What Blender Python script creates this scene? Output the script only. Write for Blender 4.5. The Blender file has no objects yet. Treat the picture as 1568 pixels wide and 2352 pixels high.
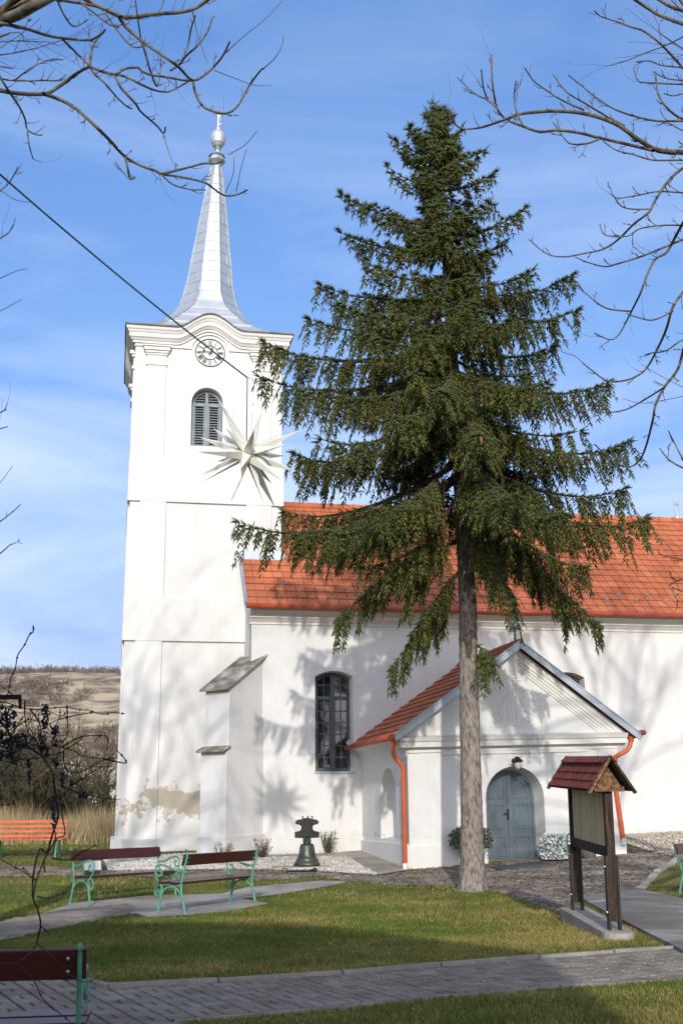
import bpy, bmesh, random
import numpy as np
from math import *
from mathutils import Vector, Matrix, noise as mnoise
random.seed(7); RNG = np.random.default_rng(7)
SC = bpy.context.scene; COL = SC.collection

# ------------------------------------------------------------------ camera, sky, sun
CAM_H = 1.5; PITCH = radians(14.6); ROLL = radians(.54); FPX = 2628.0     # focal length in units of a 1568 x 2352 picture
SUN_EL = radians(22); SUN_AZ = radians(-.9)                              # light travels to +Y
cd = bpy.data.cameras.new('camera'); cam = bpy.data.objects.new('camera', cd); COL.objects.link(cam)
cd.sensor_fit = 'VERTICAL'; cd.sensor_height = 36; cd.lens = FPX/2352*36; cd.clip_start = .05; cd.clip_end = 5000
cam.matrix_world = Matrix.Translation((0, 0, CAM_H)) @ Matrix.Rotation(pi/2+PITCH, 4, 'X') @ Matrix.Rotation(-ROLL, 4, 'Z')
SC.camera = cam
w = bpy.data.worlds.new('World'); SC.world = w; w.use_nodes = True
nt = w.node_tree; nd = nt.nodes; lk = nt.links
bg = nd['Background']; bg.inputs['Strength'].default_value = .15
sky = nd.new('ShaderNodeTexSky'); sky.sky_type = 'NISHITA'; sky.sun_disc = False
sky.sun_elevation = SUN_EL; sky.sun_rotation = pi+SUN_AZ; sky.altitude = 200; sky.air_density = 1.0; sky.dust_density = .25; sky.ozone_density = 3.2
tc = nd.new('ShaderNodeTexCoord'); mp = nd.new('ShaderNodeMapping'); mp.inputs['Scale'].default_value = (1.2, 2.0, 4.0); mp.inputs['Rotation'].default_value = (0.25, .35, .5)
n1 = nd.new('ShaderNodeTexNoise'); n1.inputs['Scale'].default_value = 1.7; n1.inputs['Detail'].default_value = 7; n1.inputs['Roughness'].default_value = .55; n1.inputs['Distortion'].default_value = .5
rmp = nd.new('ShaderNodeMapRange'); rmp.inputs[1].default_value = .38; rmp.inputs[2].default_value = .85
sep = nd.new('ShaderNodeSeparateXYZ'); low = nd.new('ShaderNodeMapRange'); low.inputs[1].default_value = .62; low.inputs[2].default_value = .1; low.inputs[3].default_value = .26; low.inputs[4].default_value = 1.5
mul = nd.new('ShaderNodeMath'); mul.operation = 'MULTIPLY'
mix = nd.new('ShaderNodeMix'); mix.data_type = 'RGBA'; mix.inputs[7].default_value = (4.6, 5.1, 6.0, 1)
lk.new(tc.outputs['Generated'], mp.inputs[0]); lk.new(mp.outputs[0], n1.inputs['Vector']); lk.new(n1.outputs[0], rmp.inputs[0])
lk.new(tc.outputs['Generated'], sep.inputs[0]); lk.new(sep.outputs[2], low.inputs[0])
lk.new(rmp.outputs[0], mul.inputs[0]); lk.new(low.outputs[0], mul.inputs[1]); lk.new(mul.outputs[0], mix.inputs[0])
tint = nd.new('ShaderNodeMix'); tint.data_type = 'RGBA'; tint.blend_type = 'MULTIPLY'; tint.inputs[0].default_value = 1
el = nd.new('ShaderNodeValToRGB'); e = el.color_ramp.elements; e[0].position = 0; e[0].color = (.34, .32, .43, 1); e[1].position = .7; e[1].color = (.84, 1.07, 1.32, 1)   # clear cold air: less yellow near the horizon

for p_, c_ in ((.12, (.41, .39, .51, 1)), (.25, (.65, .65, .78, 1)), (.39, (.88, .90, .99, 1))): e2 = e.new(p_); e2.color = c_
lk.new(sep.outputs[2], el.inputs[0]); lk.new(sky.outputs[0], tint.inputs[6]); lk.new(el.outputs[0], tint.inputs[7])
# white glow added to the unseen sunward sky as fill for shaded walls
dot = nd.new('ShaderNodeVectorMath'); dot.operation = 'DOT_PRODUCT'; dot.inputs[1].default_value = (-sin(SUN_AZ)*cos(SUN_EL), -cos(SUN_AZ)*cos(SUN_EL), sin(SUN_EL))
au = nd.new('ShaderNodeMapRange'); au.interpolation_type = 'SMOOTHSTEP'; au.inputs[1].default_value = .70; au.inputs[2].default_value = .985
aum = nd.new('ShaderNodeMix'); aum.data_type = 'RGBA'; aum.blend_type = 'ADD'; aum.inputs[7].default_value = (11.5, 10.6, 9.4, 1)
lk.new(tc.outputs['Generated'], dot.inputs[0]); lk.new(dot.outputs['Value'], au.inputs[0]); lk.new(au.outputs[0], aum.inputs[0])
lk.new(tint.outputs[2], mix.inputs[6]); lk.new(mix.outputs[2], aum.inputs[6]); lk.new(aum.outputs[2], bg.inputs[0])
sl = bpy.data.lights.new('sun', 'SUN'); sl.energy = 2.2; sl.angle = radians(.75); sl.color = (1, .965, .905)
sun = bpy.data.objects.new('sun', sl); COL.objects.link(sun)
sd = Vector((sin(SUN_AZ)*cos(SUN_EL), cos(SUN_AZ)*cos(SUN_EL), -sin(SUN_EL)))
sun.rotation_euler = sd.to_track_quat('-Z', 'Y').to_euler()
SC.view_settings.view_transform = 'Standard'; SC.view_settings.look = 'None'; SC.view_settings.exposure = .5; SC.view_settings.gamma = 1
SC.view_settings.use_curve_mapping = False

# ------------------------------------------------------------------ measuring helpers (picture units -> place)
def ray(px, py):
    x = (px-784)/FPX; y = (1176-py)/FPX
    c, s = cos(ROLL), sin(ROLL); x, y = c*x+s*y, -s*x+c*y
    return Vector((x, cos(PITCH)-y*sin(PITCH), sin(PITCH)+y*cos(PITCH)))
EYE = Vector((0, 0, CAM_H))
def at(px, py, Y):
    d = ray(px, py); return EYE+d*(Y/d.y)
def sstep(a, b, x):
    t = max(0., min(1., (x-a)/(b-a))); return t*t*(3-2*t)
def g(x, y):
    s = max(0., min(1., (y-19)/12)); z = .56*s**1.7
    z += .03*max(0., min(x, 14))*sstep(20, 28, y)
    if y < 9: z -= .0275*min(6, 9-y)*min(1, (9-y)/2)*1.6
    if y > 37: z -= 11*sstep(37, 75, y)
    return z
def gp(px, py, dz=0):
    d = ray(px, py); t = 3.
    while t < 120:
        p = EYE+d*t
        if p.z <= g(p.x, p.y)+dz: break
        t += .05
    return Vector((p.x, p.y, g(p.x, p.y)+dz))
class Frame:
    def __init__(s, px, py, Y, deg):
        p = at(px, py, Y); a = radians(deg); s.M = Matrix.Translation((p.x, p.y, 0)) @ Matrix.Rotation(a, 4, 'Z'); s.I = s.M.inverted()
        s.e = s.I @ EYE; s.R = s.I.to_3x3()
    def __call__(s, px, py, off=0.):            # -> (u, z) on the plane off metres behind the front
        d = s.R @ ray(px, py); t = (off-s.e.y)/d.y; q = s.e+d*t; return q.x, q.z

# ------------------------------------------------------------------ object helpers
def tag(o, label=None, cat=None, group=None, kind=None):
    if label: o['label'] = label
    if cat: o['category'] = cat
    if group: o['group'] = group
    if kind: o['kind'] = kind
    return o
MW = {}
def thing(name, label, cat, M=None, group=None):
    o = bpy.data.objects.new(name, None); COL.objects.link(o); o.empty_display_size = .2
    M = M or Matrix(); o.matrix_world = M; MW[o.name] = M.copy()
    return tag(o, label, cat, group)
def copy_tree(o, M, label=None):
    def rec(s, par):
        c = s.copy(); COL.objects.link(c)
        if par: c.parent = par
        for ch in s.children: rec(ch, c)
        return c
    c = rec(o, None); c.matrix_world = M; MW[c.name] = M.copy()
    if label: c['label'] = label
    return c
class MB:
    def __init__(s): s.v = []; s.f = []; s.mi = []; s.m = 0
    def add(s, vs, fs):
        b = len(s.v); s.v += [tuple(v) for v in vs]; s.f += [tuple(i+b for i in f) for f in fs]; s.mi += [s.m]*len(fs); return s
    def box(s, x0, x1, y0, y1, z0, z1, M=None):
        vs = [Vector((x, y, z)) for x in (x0, x1) for y in (y0, y1) for z in (z0, z1)]
        if M: vs = [M @ v for v in vs]
        return s.add(vs, [(0, 1, 3, 2), (4, 6, 7, 5), (0, 4, 5, 1), (2, 3, 7, 6), (0, 2, 6, 4), (1, 5, 7, 3)])
    def bar(s, a, b, wx, wy, up=(0, 0, 1)):          # square bar a -> b
        a = Vector(a); b = Vector(b); d = (b-a); L = d.length; d.normalize(); u = Vector(up)
        if abs(d.dot(u)) > .98: u = Vector((0, 1, 0))
        x = d.cross(u).normalized(); y = x.cross(d)
        M = Matrix((x, d, y)).transposed().to_4x4(); M.translation = a
        return s.box(-wx/2, wx/2, 0, L, -wy/2, wy/2, M)
    def tube(s, pts, rad, n=6, cap=True):
        pts = [Vector(p) for p in pts]; m = len(pts)
        if not hasattr(rad, '__len__'): rad = [rad]*m
        b = len(s.v); pu = None
        for i, p in enumerate(pts):
            d = (pts[min(i+1, m-1)]-pts[max(i-1, 0)])
            if d.length < 1e-9: d = Vector((0, 0, 1))
            d.normalize()
            if pu is None: pu = d.orthogonal().normalized()
            x = (pu-d*pu.dot(d)); x = x.normalized() if x.length > 1e-6 else d.orthogonal().normalized(); pu = x; y = d.cross(x)
            for k in range(n):
                a = 2*pi*k/n; s.v.append(tuple(p+(x*cos(a)+y*sin(a))*rad[i]))
        for i in range(m-1):
            for k in range(n):
                k2 = (k+1) % n; s.f.append((b+i*n+k, b+i*n+k2, b+(i+1)*n+k2, b+(i+1)*n+k)); s.mi.append(s.m)
        if cap:
            s.f.append(tuple(b+k for k in range(n))[::-1]); s.f.append(tuple(b+(m-1)*n+k for k in range(n))); s.mi += [s.m]*2
        return s
    def lathe(s, prof, c=(0, 0, 0), n=16, M=None):   # prof: (r, z)
        vs = []; fs = []; c = Vector(c)
        for r, z in prof:
            for k in range(n):
                a = 2*pi*k/n; v = c+Vector((r*cos(a), r*sin(a), z)); vs.append(M @ v if M else v)
        for i in range(len(prof)-1):
            for k in range(n):
                k2 = (k+1) % n; fs.append((i*n+k, i*n+k2, (i+1)*n+k2, (i+1)*n+k))
        fs.append(tuple(range(n))[::-1]); fs.append(tuple((len(prof)-1)*n+k for k in range(n)))
        return s.add(vs, fs)
    def prism(s, poly, w0, w1, M=None):              # poly (u, z) extruded along y from w0 to w1
        n = len(poly); vs = [Vector((u, w0, z)) for u, z in poly]+[Vector((u, w1, z)) for u, z in poly]
        if M: vs = [M @ v for v in vs]
        fs = [tuple(range(n)), tuple(range(n, 2*n))[::-1]]+[(i, i+n, (i+1) % n+n, (i+1) % n) for i in range(n)]
        return s.add(vs, fs)
    def strip(s, a, b):                              # quads between two equally long point rows
        n = len(a); return s.add(list(a)+list(b), [(i, i+1, n+i+1, n+i) for i in range(n-1)])
    def holed(s, outer, holes, w0, w1):              # (u, z) wall face at w0 with reveals to w1; holes: (loop, inner loop)
        bm = bmesh.new(); es = []
        def loop(pts):
            vs = [bm.verts.new((u, w0, z)) for u, z in pts]
            for i in range(len(vs)): es.append(bm.edges.new((vs[i], vs[(i+1) % len(vs)])))
        loop(outer)
        for h, _ in holes: loop(h)
        bmesh.ops.triangle_fill(bm, edges=es, use_beauty=True)
        bm.verts.index_update()
        s.add([v.co for v in bm.verts], [[v.index for v in f.verts] for f in bm.faces]); bm.free()
        for h, hi in holes:
            a = [Vector((u, w0, z)) for u, z in h]; b = [Vector((u, w1, z)) for u, z in hi]
            s.strip(a+[a[0]], b+[b[0]])
        a = [Vector((u, w0, z)) for u, z in outer]; b = [Vector((u, w1, z)) for u, z in outer]; s.strip(a+[a[0]], b+[b[0]])
        return s
    def build(s, name, mat, parent=None, smooth=False, M=None, bevel=0, recalc=True):
        me = bpy.data.meshes.new(name)
        vs = s.v if M is None else [tuple(M @ Vector(v)) for v in s.v]
        me.from_pydata(vs, [], s.f)
        mats = mat if isinstance(mat, (list, tuple)) else [mat]
        for m in mats: me.materials.append(m)
        if len(mats) > 1: me.polygons.foreach_set('material_index', s.mi)
        if recalc:
            bm = bmesh.new(); bm.from_mesh(me); bmesh.ops.recalc_face_normals(bm, faces=bm.faces); bm.to_mesh(me); bm.free()
        if smooth: me.polygons.foreach_set('use_smooth', [True]*len(me.polygons))
        me.update(); o = bpy.data.objects.new(name, me); COL.objects.link(o)
        if parent: o.parent = parent
        if bevel:
            b = o.modifiers.new('bevel', 'BEVEL'); b.width = bevel; b.segments = 2; b.limit_method = 'ANGLE'
        return o
def npmesh(name, V, F, mats, parent=None, mi=None, smooth=False):
    me = bpy.data.meshes.new(name); k = F.shape[1]; nf = len(F)
    me.vertices.add(len(V)); me.vertices.foreach_set('co', V.astype(np.float32).ravel())
    me.loops.add(nf*k); me.loops.foreach_set('vertex_index', F.astype(np.int32).ravel())
    me.polygons.add(nf); me.polygons.foreach_set('loop_start', np.arange(0, nf*k, k, dtype=np.int32))
    for m in (mats if isinstance(mats, (list, tuple)) else [mats]): me.materials.append(m)
    if mi is not None: me.polygons.foreach_set('material_index', mi.astype(np.int32))
    if smooth: me.polygons.foreach_set('use_smooth', np.ones(nf, dtype=bool))
    me.update(calc_edges=True); me.validate()
    o = bpy.data.objects.new(name, me); COL.objects.link(o)
    if parent: o.parent = parent
    return o
def smooth_path(pts, k=4):
    pts = [Vector(p) for p in pts]; out = []
    for i in range(len(pts)-1):
        p0 = pts[max(i-1, 0)]; p1 = pts[i]; p2 = pts[i+1]; p3 = pts[min(i+2, len(pts)-1)]
        for j in range(k):
            t = j/k; out.append(.5*((2*p1)+(p2-p0)*t+(2*p0-5*p1+4*p2-p3)*t*t+(3*p1-p0-3*p2+p3)*t**3))
    out.append(pts[-1]); return out
def inpoly(poly, X, Y):
    c = np.zeros(len(X), bool); n = len(poly)
    for i in range(n):
        x1, y1 = poly[i][0], poly[i][1]; x2, y2 = poly[(i+1) % n][0], poly[(i+1) % n][1]
        t = ((y1 > Y) != (y2 > Y)) & (X < (x2-x1)*(Y-y1)/((y2-y1) if y2 != y1 else 1e-9)+x1); c ^= t
    return c
gv = np.vectorize(g)

# ------------------------------------------------------------------ materials
def mat(name, cols, scale=4., detail=5, rough=.8, bump=0., bscale=None, metal=0., spec=.3, island=0., stretch=None, lo=.35, hi=.65, coat=0., extra=None, wobble=.3):
    m = bpy.data.materials.new(name); m.use_nodes = True; t = m.node_tree; N = t.nodes; L = t.links; p = N['Principled BSDF']
    p.inputs['Roughness'].default_value = rough; p.inputs['Metallic'].default_value = metal; p.inputs['Specular IOR Level'].default_value = spec
    p.inputs['Coat Weight'].default_value = coat
    co = N.new('ShaderNodeTexCoord').outputs['Object']
    if stretch:
        q = N.new('ShaderNodeMapping'); q.inputs['Scale'].default_value = stretch; L.new(co, q.inputs[0]); co = q.outputs[0]
    n = N.new('ShaderNodeTexNoise'); n.inputs['Scale'].default_value = scale; n.inputs['Detail'].default_value = detail; n.inputs['Distortion'].default_value = wobble; n.inputs['Roughness'].default_value = .6; L.new(co, n.inputs['Vector'])
    r = N.new('ShaderNodeValToRGB'); e = r.color_ramp.elements
    k = len(cols)
    while len(e) < k: e.new(.5)
    for i, c in enumerate(cols): e[i].position = lo+(hi-lo)*i/max(1, k-1); e[i].color = (*c, 1)
    L.new(n.outputs[0], r.inputs[0]); out = r.outputs[0]
    if island:
        ge = N.new('ShaderNodeNewGeometry'); hs = N.new('ShaderNodeHueSaturation'); mr = N.new('ShaderNodeMapRange')
        mr.inputs[3].default_value = 1-island; mr.inputs[4].default_value = 1+island
        L.new(ge.outputs['Random Per Island'], mr.inputs[0]); L.new(mr.outputs[0], hs.inputs['Value']); L.new(out, hs.inputs['Color']); out = hs.outputs[0]
    if extra: out = extra(N, L, out)
    L.new(out, p.inputs['Base Color'])
    if bump:
        n2 = N.new('ShaderNodeTexNoise'); n2.inputs['Scale'].default_value = bscale or scale*6; n2.inputs['Detail'].default_value = 6; L.new(co, n2.inputs['Vector'])
        b = N.new('ShaderNodeBump'); b.inputs['Strength'].default_value = min(1, bump); b.inputs['Distance'].default_value = .02; L.new(n2.outputs[0], b.inputs['Height']); L.new(b.outputs[0], p.inputs['Normal'])
    return m
def stain_fn(zlo, zhi, col, amount=1., sx=1.6, edge=.10, thr=.5, umin=-99, umax=99, amp=1.):
    # damp, flaked plaster: a patch with its own noisy outline between two heights
    def fn(N, L, out):
        co = N.new('ShaderNodeTexCoord').outputs['Object']; s = N.new('ShaderNodeSeparateXYZ'); L.new(co, s.inputs[0])
        n = N.new('ShaderNodeTexNoise'); n.inputs['Scale'].default_value = sx; n.inputs['Detail'].default_value = 8; n.inputs['Roughness'].default_value = .7; L.new(co, n.inputs['Vector'])
        def M(op, a, b):
            q = N.new('ShaderNodeMath'); q.operation = op
            for i, x in enumerate((a, b)):
                if isinstance(x, (int, float)): q.inputs[i].default_value = x
                else: L.new(x, q.inputs[i])
            return q.outputs[0]
        mid = (zlo+zhi)/2; half = (zhi-zlo)/2
        d = M('DIVIDE', M('ABSOLUTE', M('SUBTRACT', s.outputs[2], mid), 0), half)        # 0 centre .. 1 edge
        f = M('SUBTRACT', M('ADD', M('MULTIPLY', M('SUBTRACT', n.outputs[0], .5), amp), 1.25-thr), M('MULTIPLY', d, .5))
        a = N.new('ShaderNodeMapRange'); a.inputs[1].default_value = .5; a.inputs[2].default_value = .5+edge; L.new(f, a.inputs[0])
        k = M('MULTIPLY', a.outputs[0], amount)
        k = M('MULTIPLY', k, M('GREATER_THAN', s.outputs[0], umin)); k = M('MULTIPLY', k, M('LESS_THAN', s.outputs[0], umax))
        mx = N.new('ShaderNodeMix'); mx.data_type = 'RGBA'; L.new(k, mx.inputs[0]); L.new(out, mx.inputs[6]); mx.inputs[7].default_value = (*col, 1)
        return mx.outputs[2]
    return fn
def chain(*fs):
    def fn(N, L, out):
        for f in fs: out = f(N, L, out)
        return out
    return fn
def streaks(amount):
    def fn(N, L, out):
        co = N.new('ShaderNodeTexCoord').outputs['Object']; q = N.new('ShaderNodeMapping'); q.inputs['Scale'].default_value = (2.6, 2.6, .16); L.new(co, q.inputs[0])
        n = N.new('ShaderNodeTexNoise'); n.inputs['Scale'].default_value = 1.6; n.inputs['Detail'].default_value = 7; L.new(q.outputs[0], n.inputs['Vector'])
        r = N.new('ShaderNodeMapRange'); r.inputs[1].default_value = .50; r.inputs[2].default_value = .72; r.inputs[4].default_value = amount; L.new(n.outputs[0], r.inputs[0])
        mx = N.new('ShaderNodeMix'); mx.data_type = 'RGBA'; L.new(r.outputs[0], mx.inputs[0]); L.new(out, mx.inputs[6]); mx.inputs[7].default_value = (.40, .37, .31, 1); return mx.outputs[2]
    return fn
M_ = {}
M_['plaster'] = mat('white plaster', [(.62, .598, .558), (.685, .662, .618)], .9, 6, .9, .25, 9, extra=chain(streaks(.10), stain_fn(.5, 1.25, (.50, .47, .42), .45, 2.2, .2, .58)))
M_['tower_plaster'] = mat('tower plaster', [(.62, .598, .558), (.685, .662, .618)], .8, 6, .9, .25, 9,
    extra=chain(streaks(.10), stain_fn(.75, 1.6, (.55, .53, .50), .45, 2.4, .2, .50), stain_fn(1.05, 2.35, (.36, .31, .215), .88, 1.4, .10, .49, amp=2.3)))
M_['porch_plaster'] = mat('porch plaster', [(.62, .598, .558), (.685, .662, .618)], 1.2, 6, .9, .25, 10, extra=chain(streaks(.08), stain_fn(.70, 1.15, (.45, .42, .37), .6, 2.6, .05, .70, amp=1.8)))
M_['trim'] = mat('white trim', [(.62, .598, .558), (.685, .662, .618)], 2, 4, .85, .1, 12)
M_['zinc'] = mat('zinc sheet', [(.46, .48, .50), (.56, .58, .60)], 1.5, 4, .50, .12, 3, metal=.55)
M_['zinc_dull'] = mat('dull zinc flashing', [(.30, .33, .35), (.42, .45, .47)], 2, 4, .5, .1, 6, metal=.6)
M_['edge'] = mat('dark roof edge', [(.10, .09, .08), (.18, .16, .14)], 3, 4, .7)
M_['tile'] = mat('red clay tile', [(.37, .105, .042), (.53, .163, .070)], 1.1, 5, .7, .3, 24, island=.13)
M_['gutter'] = mat('red painted gutter', [(.33, .06, .028), (.40, .082, .038)], 3, 3, .42, 0)
M_['orange_pipe'] = mat('orange red painted pipe', [(.46, .085, .028), (.53, .11, .04)], 2, 3, .4, 0)
M_['grey_paint'] = mat('blue grey painted wood', [(.085, .110, .122), (.115, .145, .158)], 3, 5, .55, .12, 20, stretch=(6, 6, 1))
M_['grey_dark'] = mat('dark grey window paint', [(.055, .068, .078), (.085, .10, .11)], 4, 4, .5, 0)
M_['shutter'] = mat('grey louvre paint', [(.17, .20, .21), (.23, .26, .27)], 4, 4, .6, 0)
M_['louvre_back'] = mat('louvre gap', [(.012, .012, .013), (.02, .02, .02)], 4, 2, .9)
M_['glass'] = mat('window glass', [(.010, .012, .014), (.022, .024, .026)], 2, 3, .04, .10, 3.2, spec=.75)
M_['iron'] = mat('black iron', [(.012, .012, .013), (.03, .03, .03)], 8, 3, .5, .1, metal=.4)
M_['stone_cap'] = mat('weathered stone cap', [(.10, .085, .055), (.25, .22, .17), (.46, .44, .38)], 2.6, 7, .95, .7, 16)
M_['bronze'] = mat('green bronze', [(.040, .055, .040), (.080, .095, .068), (.12, .105, .07)], 5, 6, .42, .25, 20, metal=.55)
M_['yoke'] = mat('black yoke wood', [(.014, .011, .009), (.04, .032, .027)], 6, 5, .7, .5, 20)
M_['bench_green'] = mat('green cast iron paint', [(.075, .215, .14), (.12, .30, .20)], 7, 4, .42, .1, 30)
M_['bench_wood'] = mat('dark red varnished board', [(.045, .011, .008), (.080, .020, .013)], 3, 6, .36, .25, 30, stretch=(1, 14, 14), coat=.08, island=.12)
M_['bench_orange'] = mat('orange painted slat', [(.46, .10, .030), (.62, .17, .06)], 2, 5, .5, .2, 20, stretch=(1, 8, 8), island=.2)
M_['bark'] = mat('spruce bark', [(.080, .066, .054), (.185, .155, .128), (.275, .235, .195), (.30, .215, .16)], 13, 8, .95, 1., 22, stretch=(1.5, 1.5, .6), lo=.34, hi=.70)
M_['needle'] = mat('spruce needles', [(.055, .070, .018), (.094, .112, .028), (.135, .142, .038)], .8, 5, .62, island=.3, spec=.25)
M_['needle_tip'] = mat('bluish spruce needles', [(.062, .088, .030), (.096, .125, .044)], 1.2, 4, .6, island=.3, spec=.25)
M_['needle_old'] = mat('olive old needles', [(.095, .092, .024), (.150, .130, .036)], 1., 5, .7, island=.3, spec=.2)
M_['twig_dead'] = mat('dead spruce twig', [(.10, .075, .05), (.20, .155, .11)], 6, 4, .9)
M_['bark_upper_shaded'] = mat('upper spruce bark with crown shade', [(.030, .024, .021), (.065, .052, .045), (.12, .095, .08)], 12, 8, .95, .8, 22, stretch=(1.5, 1.5, .7))  # darker upper bark, with the shade of the crown put into its colour
M_['bough'] = mat('dark bough bark', [(.035, .026, .02), (.075, .055, .042)], 6, 4, .9)
M_['cone'] = mat('spruce cone', [(.22, .09, .035), (.33, .15, .06)], 20, 4, .7, .5, 60)
M_['branch'] = mat('bare branch bark', [(.055, .045, .032), (.12, .10, .068), (.17, .155, .10)], 7, 6, .9, .5, 40)
M_['twig'] = mat('reddish twig', [(.075, .036, .026), (.14, .066, .045)], 9, 4, .8)
M_['thicket'] = mat('olive brown twig', [(.060, .048, .026), (.115, .094, .050)], .6, 4, .9, island=.2)
M_['vine'] = mat('vine cane', [(.030, .017, .013), (.075, .040, .028)], 14, 5, .8, .4, 60)
M_['grape'] = mat('blue black grape', [(.008, .008, .012), (.024, .025, .036)], 60, 3, .5, spec=.4, island=.4)
M_['lawn'] = mat('lawn soil and grass', [(.060, .070, .018), (.125, .118, .034), (.21, .165, .062)], .55, 9, .95, .6, 30, lo=.32, hi=.68, spec=.05)
M_['grass_a'] = mat('green grass blade', [(.062, .098, .014), (.115, .150, .026)], .8, 5, .75, island=.3, spec=.15)
M_['grass_b'] = mat('straw grass blade', [(.20, .165, .045), (.34, .25, .09)], .8, 5, .8, island=.3, spec=.15)
M_['hay'] = mat('dry tall grass', [(.27, .20, .105), (.44, .335, .18)], .8, 4, .9, island=.3)
M_['paver'] = mat('grey concrete paver', [(.195, .162, .122), (.275, .232, .182)], 1.6, 6, .9, .4, 60, island=.16, spec=.05)
M_['joint'] = mat('dark joint sand', [(.022, .021, .018), (.045, .042, .036)], 6, 5, .95, .3, spec=.05)
M_['curb'] = mat('concrete curb', [(.20, .18, .15), (.31, .28, .235)], 2.5, 7, .95, .5, 40, spec=.05)
M_['cobble'] = mat('brown cobble', [(.12, .095, .07), (.18, .145, .11), (.25, .21, .17)], 1.3, 6, .85, .5, 40, island=.3, spec=.05)
M_['moss'] = mat('mossy joint', [(.060, .060, .025), (.11, .095, .06)], 2.5, 6, .95, .4, spec=.05)
M_['concrete'] = mat('worn concrete', [(.24, .21, .165), (.33, .295, .24), (.41, .37, .31)], 1.1, 8, .93, .35, 40, spec=.05)
M_['slab'] = mat('patched concrete slab', [(.175, .155, .125), (.25, .225, .185), (.54, .51, .45)], .9, 8, .9, .4, 30, lo=.38, hi=.74, spec=.05)
M_['pebble'] = mat('white pebble', [(.40, .36, .295), (.59, .55, .48)], 3, 3, .8, island=.3)
M_['pebble_beige'] = mat('beige gravel', [(.36, .30, .22), (.55, .48, .39)], 3, 3, .85, island=.35)
M_['gravel_bed'] = mat('gravel bed', [(.30, .27, .22), (.50, .47, .42)], 14, 6, .95, .8, 60, spec=.05)
M_['shingle'] = mat('red bitumen shingle', [(.140, .032, .020), (.225, .058, .036)], 5, 5, .85, .4, 90, island=.2)
M_['old_wood'] = mat('weathered dark wood', [(.020, .013, .009), (.055, .034, .022), (.20, .095, .040)], 3, 7, .85, .5, 30, stretch=(9, 9, .8), lo=.38, hi=.80)
M_['gable_wood'] = mat('worn golden wood', [(.045, .028, .018), (.17, .092, .042), (.30, .17, .075)], 4, 6, .8, .4, 30, stretch=(1, 6, 6))
M_['board'] = mat('bleached wood panel', [(.07, .042, .022), (.40, .275, .14), (.56, .42, .235)], 2.6, 7, .8, .2, 30, stretch=(7, 7, .55), lo=.22, hi=.52)
M_['black_paint'] = mat('black painted steel', [(.016, .015, .014), (.034, .030, .027)], 4, 4, .5, .1)
M_['star'] = mat('white star plastic', [(.72, .69, .60), (.76, .73, .64)], 2, 2, .45)
M_['cable'] = mat('black cable', [(.012, .012, .013), (.02, .02, .02)], 4, 2, .6)
M_['steel'] = mat('steel wire', [(.35, .36, .37), (.5, .5, .5)], 9, 2, .35, metal=.8)
M_['mat_rubber'] = mat('dark door mat', [(.05, .06, .065), (.08, .09, .095)], 12, 4, .9, .3)
M_['shrub'] = mat('shrub leaf', [(.05, .075, .03), (.10, .12, .06)], 5, 4, .8, island=.35)
M_['shrub_pink'] = mat('heather bloom', [(.25, .07, .09), (.36, .13, .15)], 9, 3, .8, island=.3)
M_['silver_leaf'] = mat('silver leaf', [(.42, .46, .44), (.62, .66, .63)], 8, 3, .85, island=.2)
M_['pot'] = mat('grey plant pot', [(.16, .16, .16), (.24, .24, .235)], 5, 4, .7, .1)
M_['lamp_glass'] = mat('frosted lamp globe', [(.60, .60, .56), (.70, .70, .66)], 3, 2, .25)
M_['hill'] = mat('dry hillside', [(.13, .095, .07), (.27, .20, .13), (.40, .31, .19), (.48, .38, .23)], .11, 11, .95, 0, stretch=(1, .45, 3), lo=.40, hi=.60, wobble=1.2)
M_['scrub'] = mat('hill scrub', [(.12, .092, .070), (.19, .15, .115)], .05, 4, .95, island=.3)
M_['leaf_litter'] = mat('dry leaf', [(.12, .065, .03), (.26, .18, .09), (.40, .33, .21)], 3, 3, .8, island=.4)
M_['house_wall'] = mat('ochre brown house wall', [(.26, .22, .165), (.33, .28, .21)], .8, 5, .9, .2, 9)
M_['ochre'] = mat('cream house wall', [(.62, .58, .50), (.72, .69, .62)], .6, 4, .9, .1)

# ------------------------------------------------------------------ ground
xs = np.concatenate([np.array([-900, -600, -400, -250, -160, -100, -70, -50, -38, -30, -25]), np.arange(-21, 21.01, .5), np.array([25, 30, 38, 50, 70, 100, 160, 250, 400, 600, 900])])
ys = np.concatenate([np.array([-300, -150, -80, -40, -20, -10]), np.arange(-5, 48.01, .5), np.array([52, 57, 63, 70, 78, 90, 110, 140, 180, 240, 330, 500, 900])])
XX, YY = np.meshgrid(xs, ys); ZZ = gv(XX, YY)
nx, ny = len(xs), len(ys); I = np.arange(nx*ny).reshape(ny, nx)
F = np.stack([I[:-1, :-1].ravel(), I[:-1, 1:].ravel(), I[1:, 1:].ravel(), I[1:, :-1].ravel()], 1)
tag(npmesh('ground', np.stack([XX.ravel(), YY.ravel(), ZZ.ravel()], 1), F, M_['lawn'], smooth=True), kind='structure')

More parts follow.
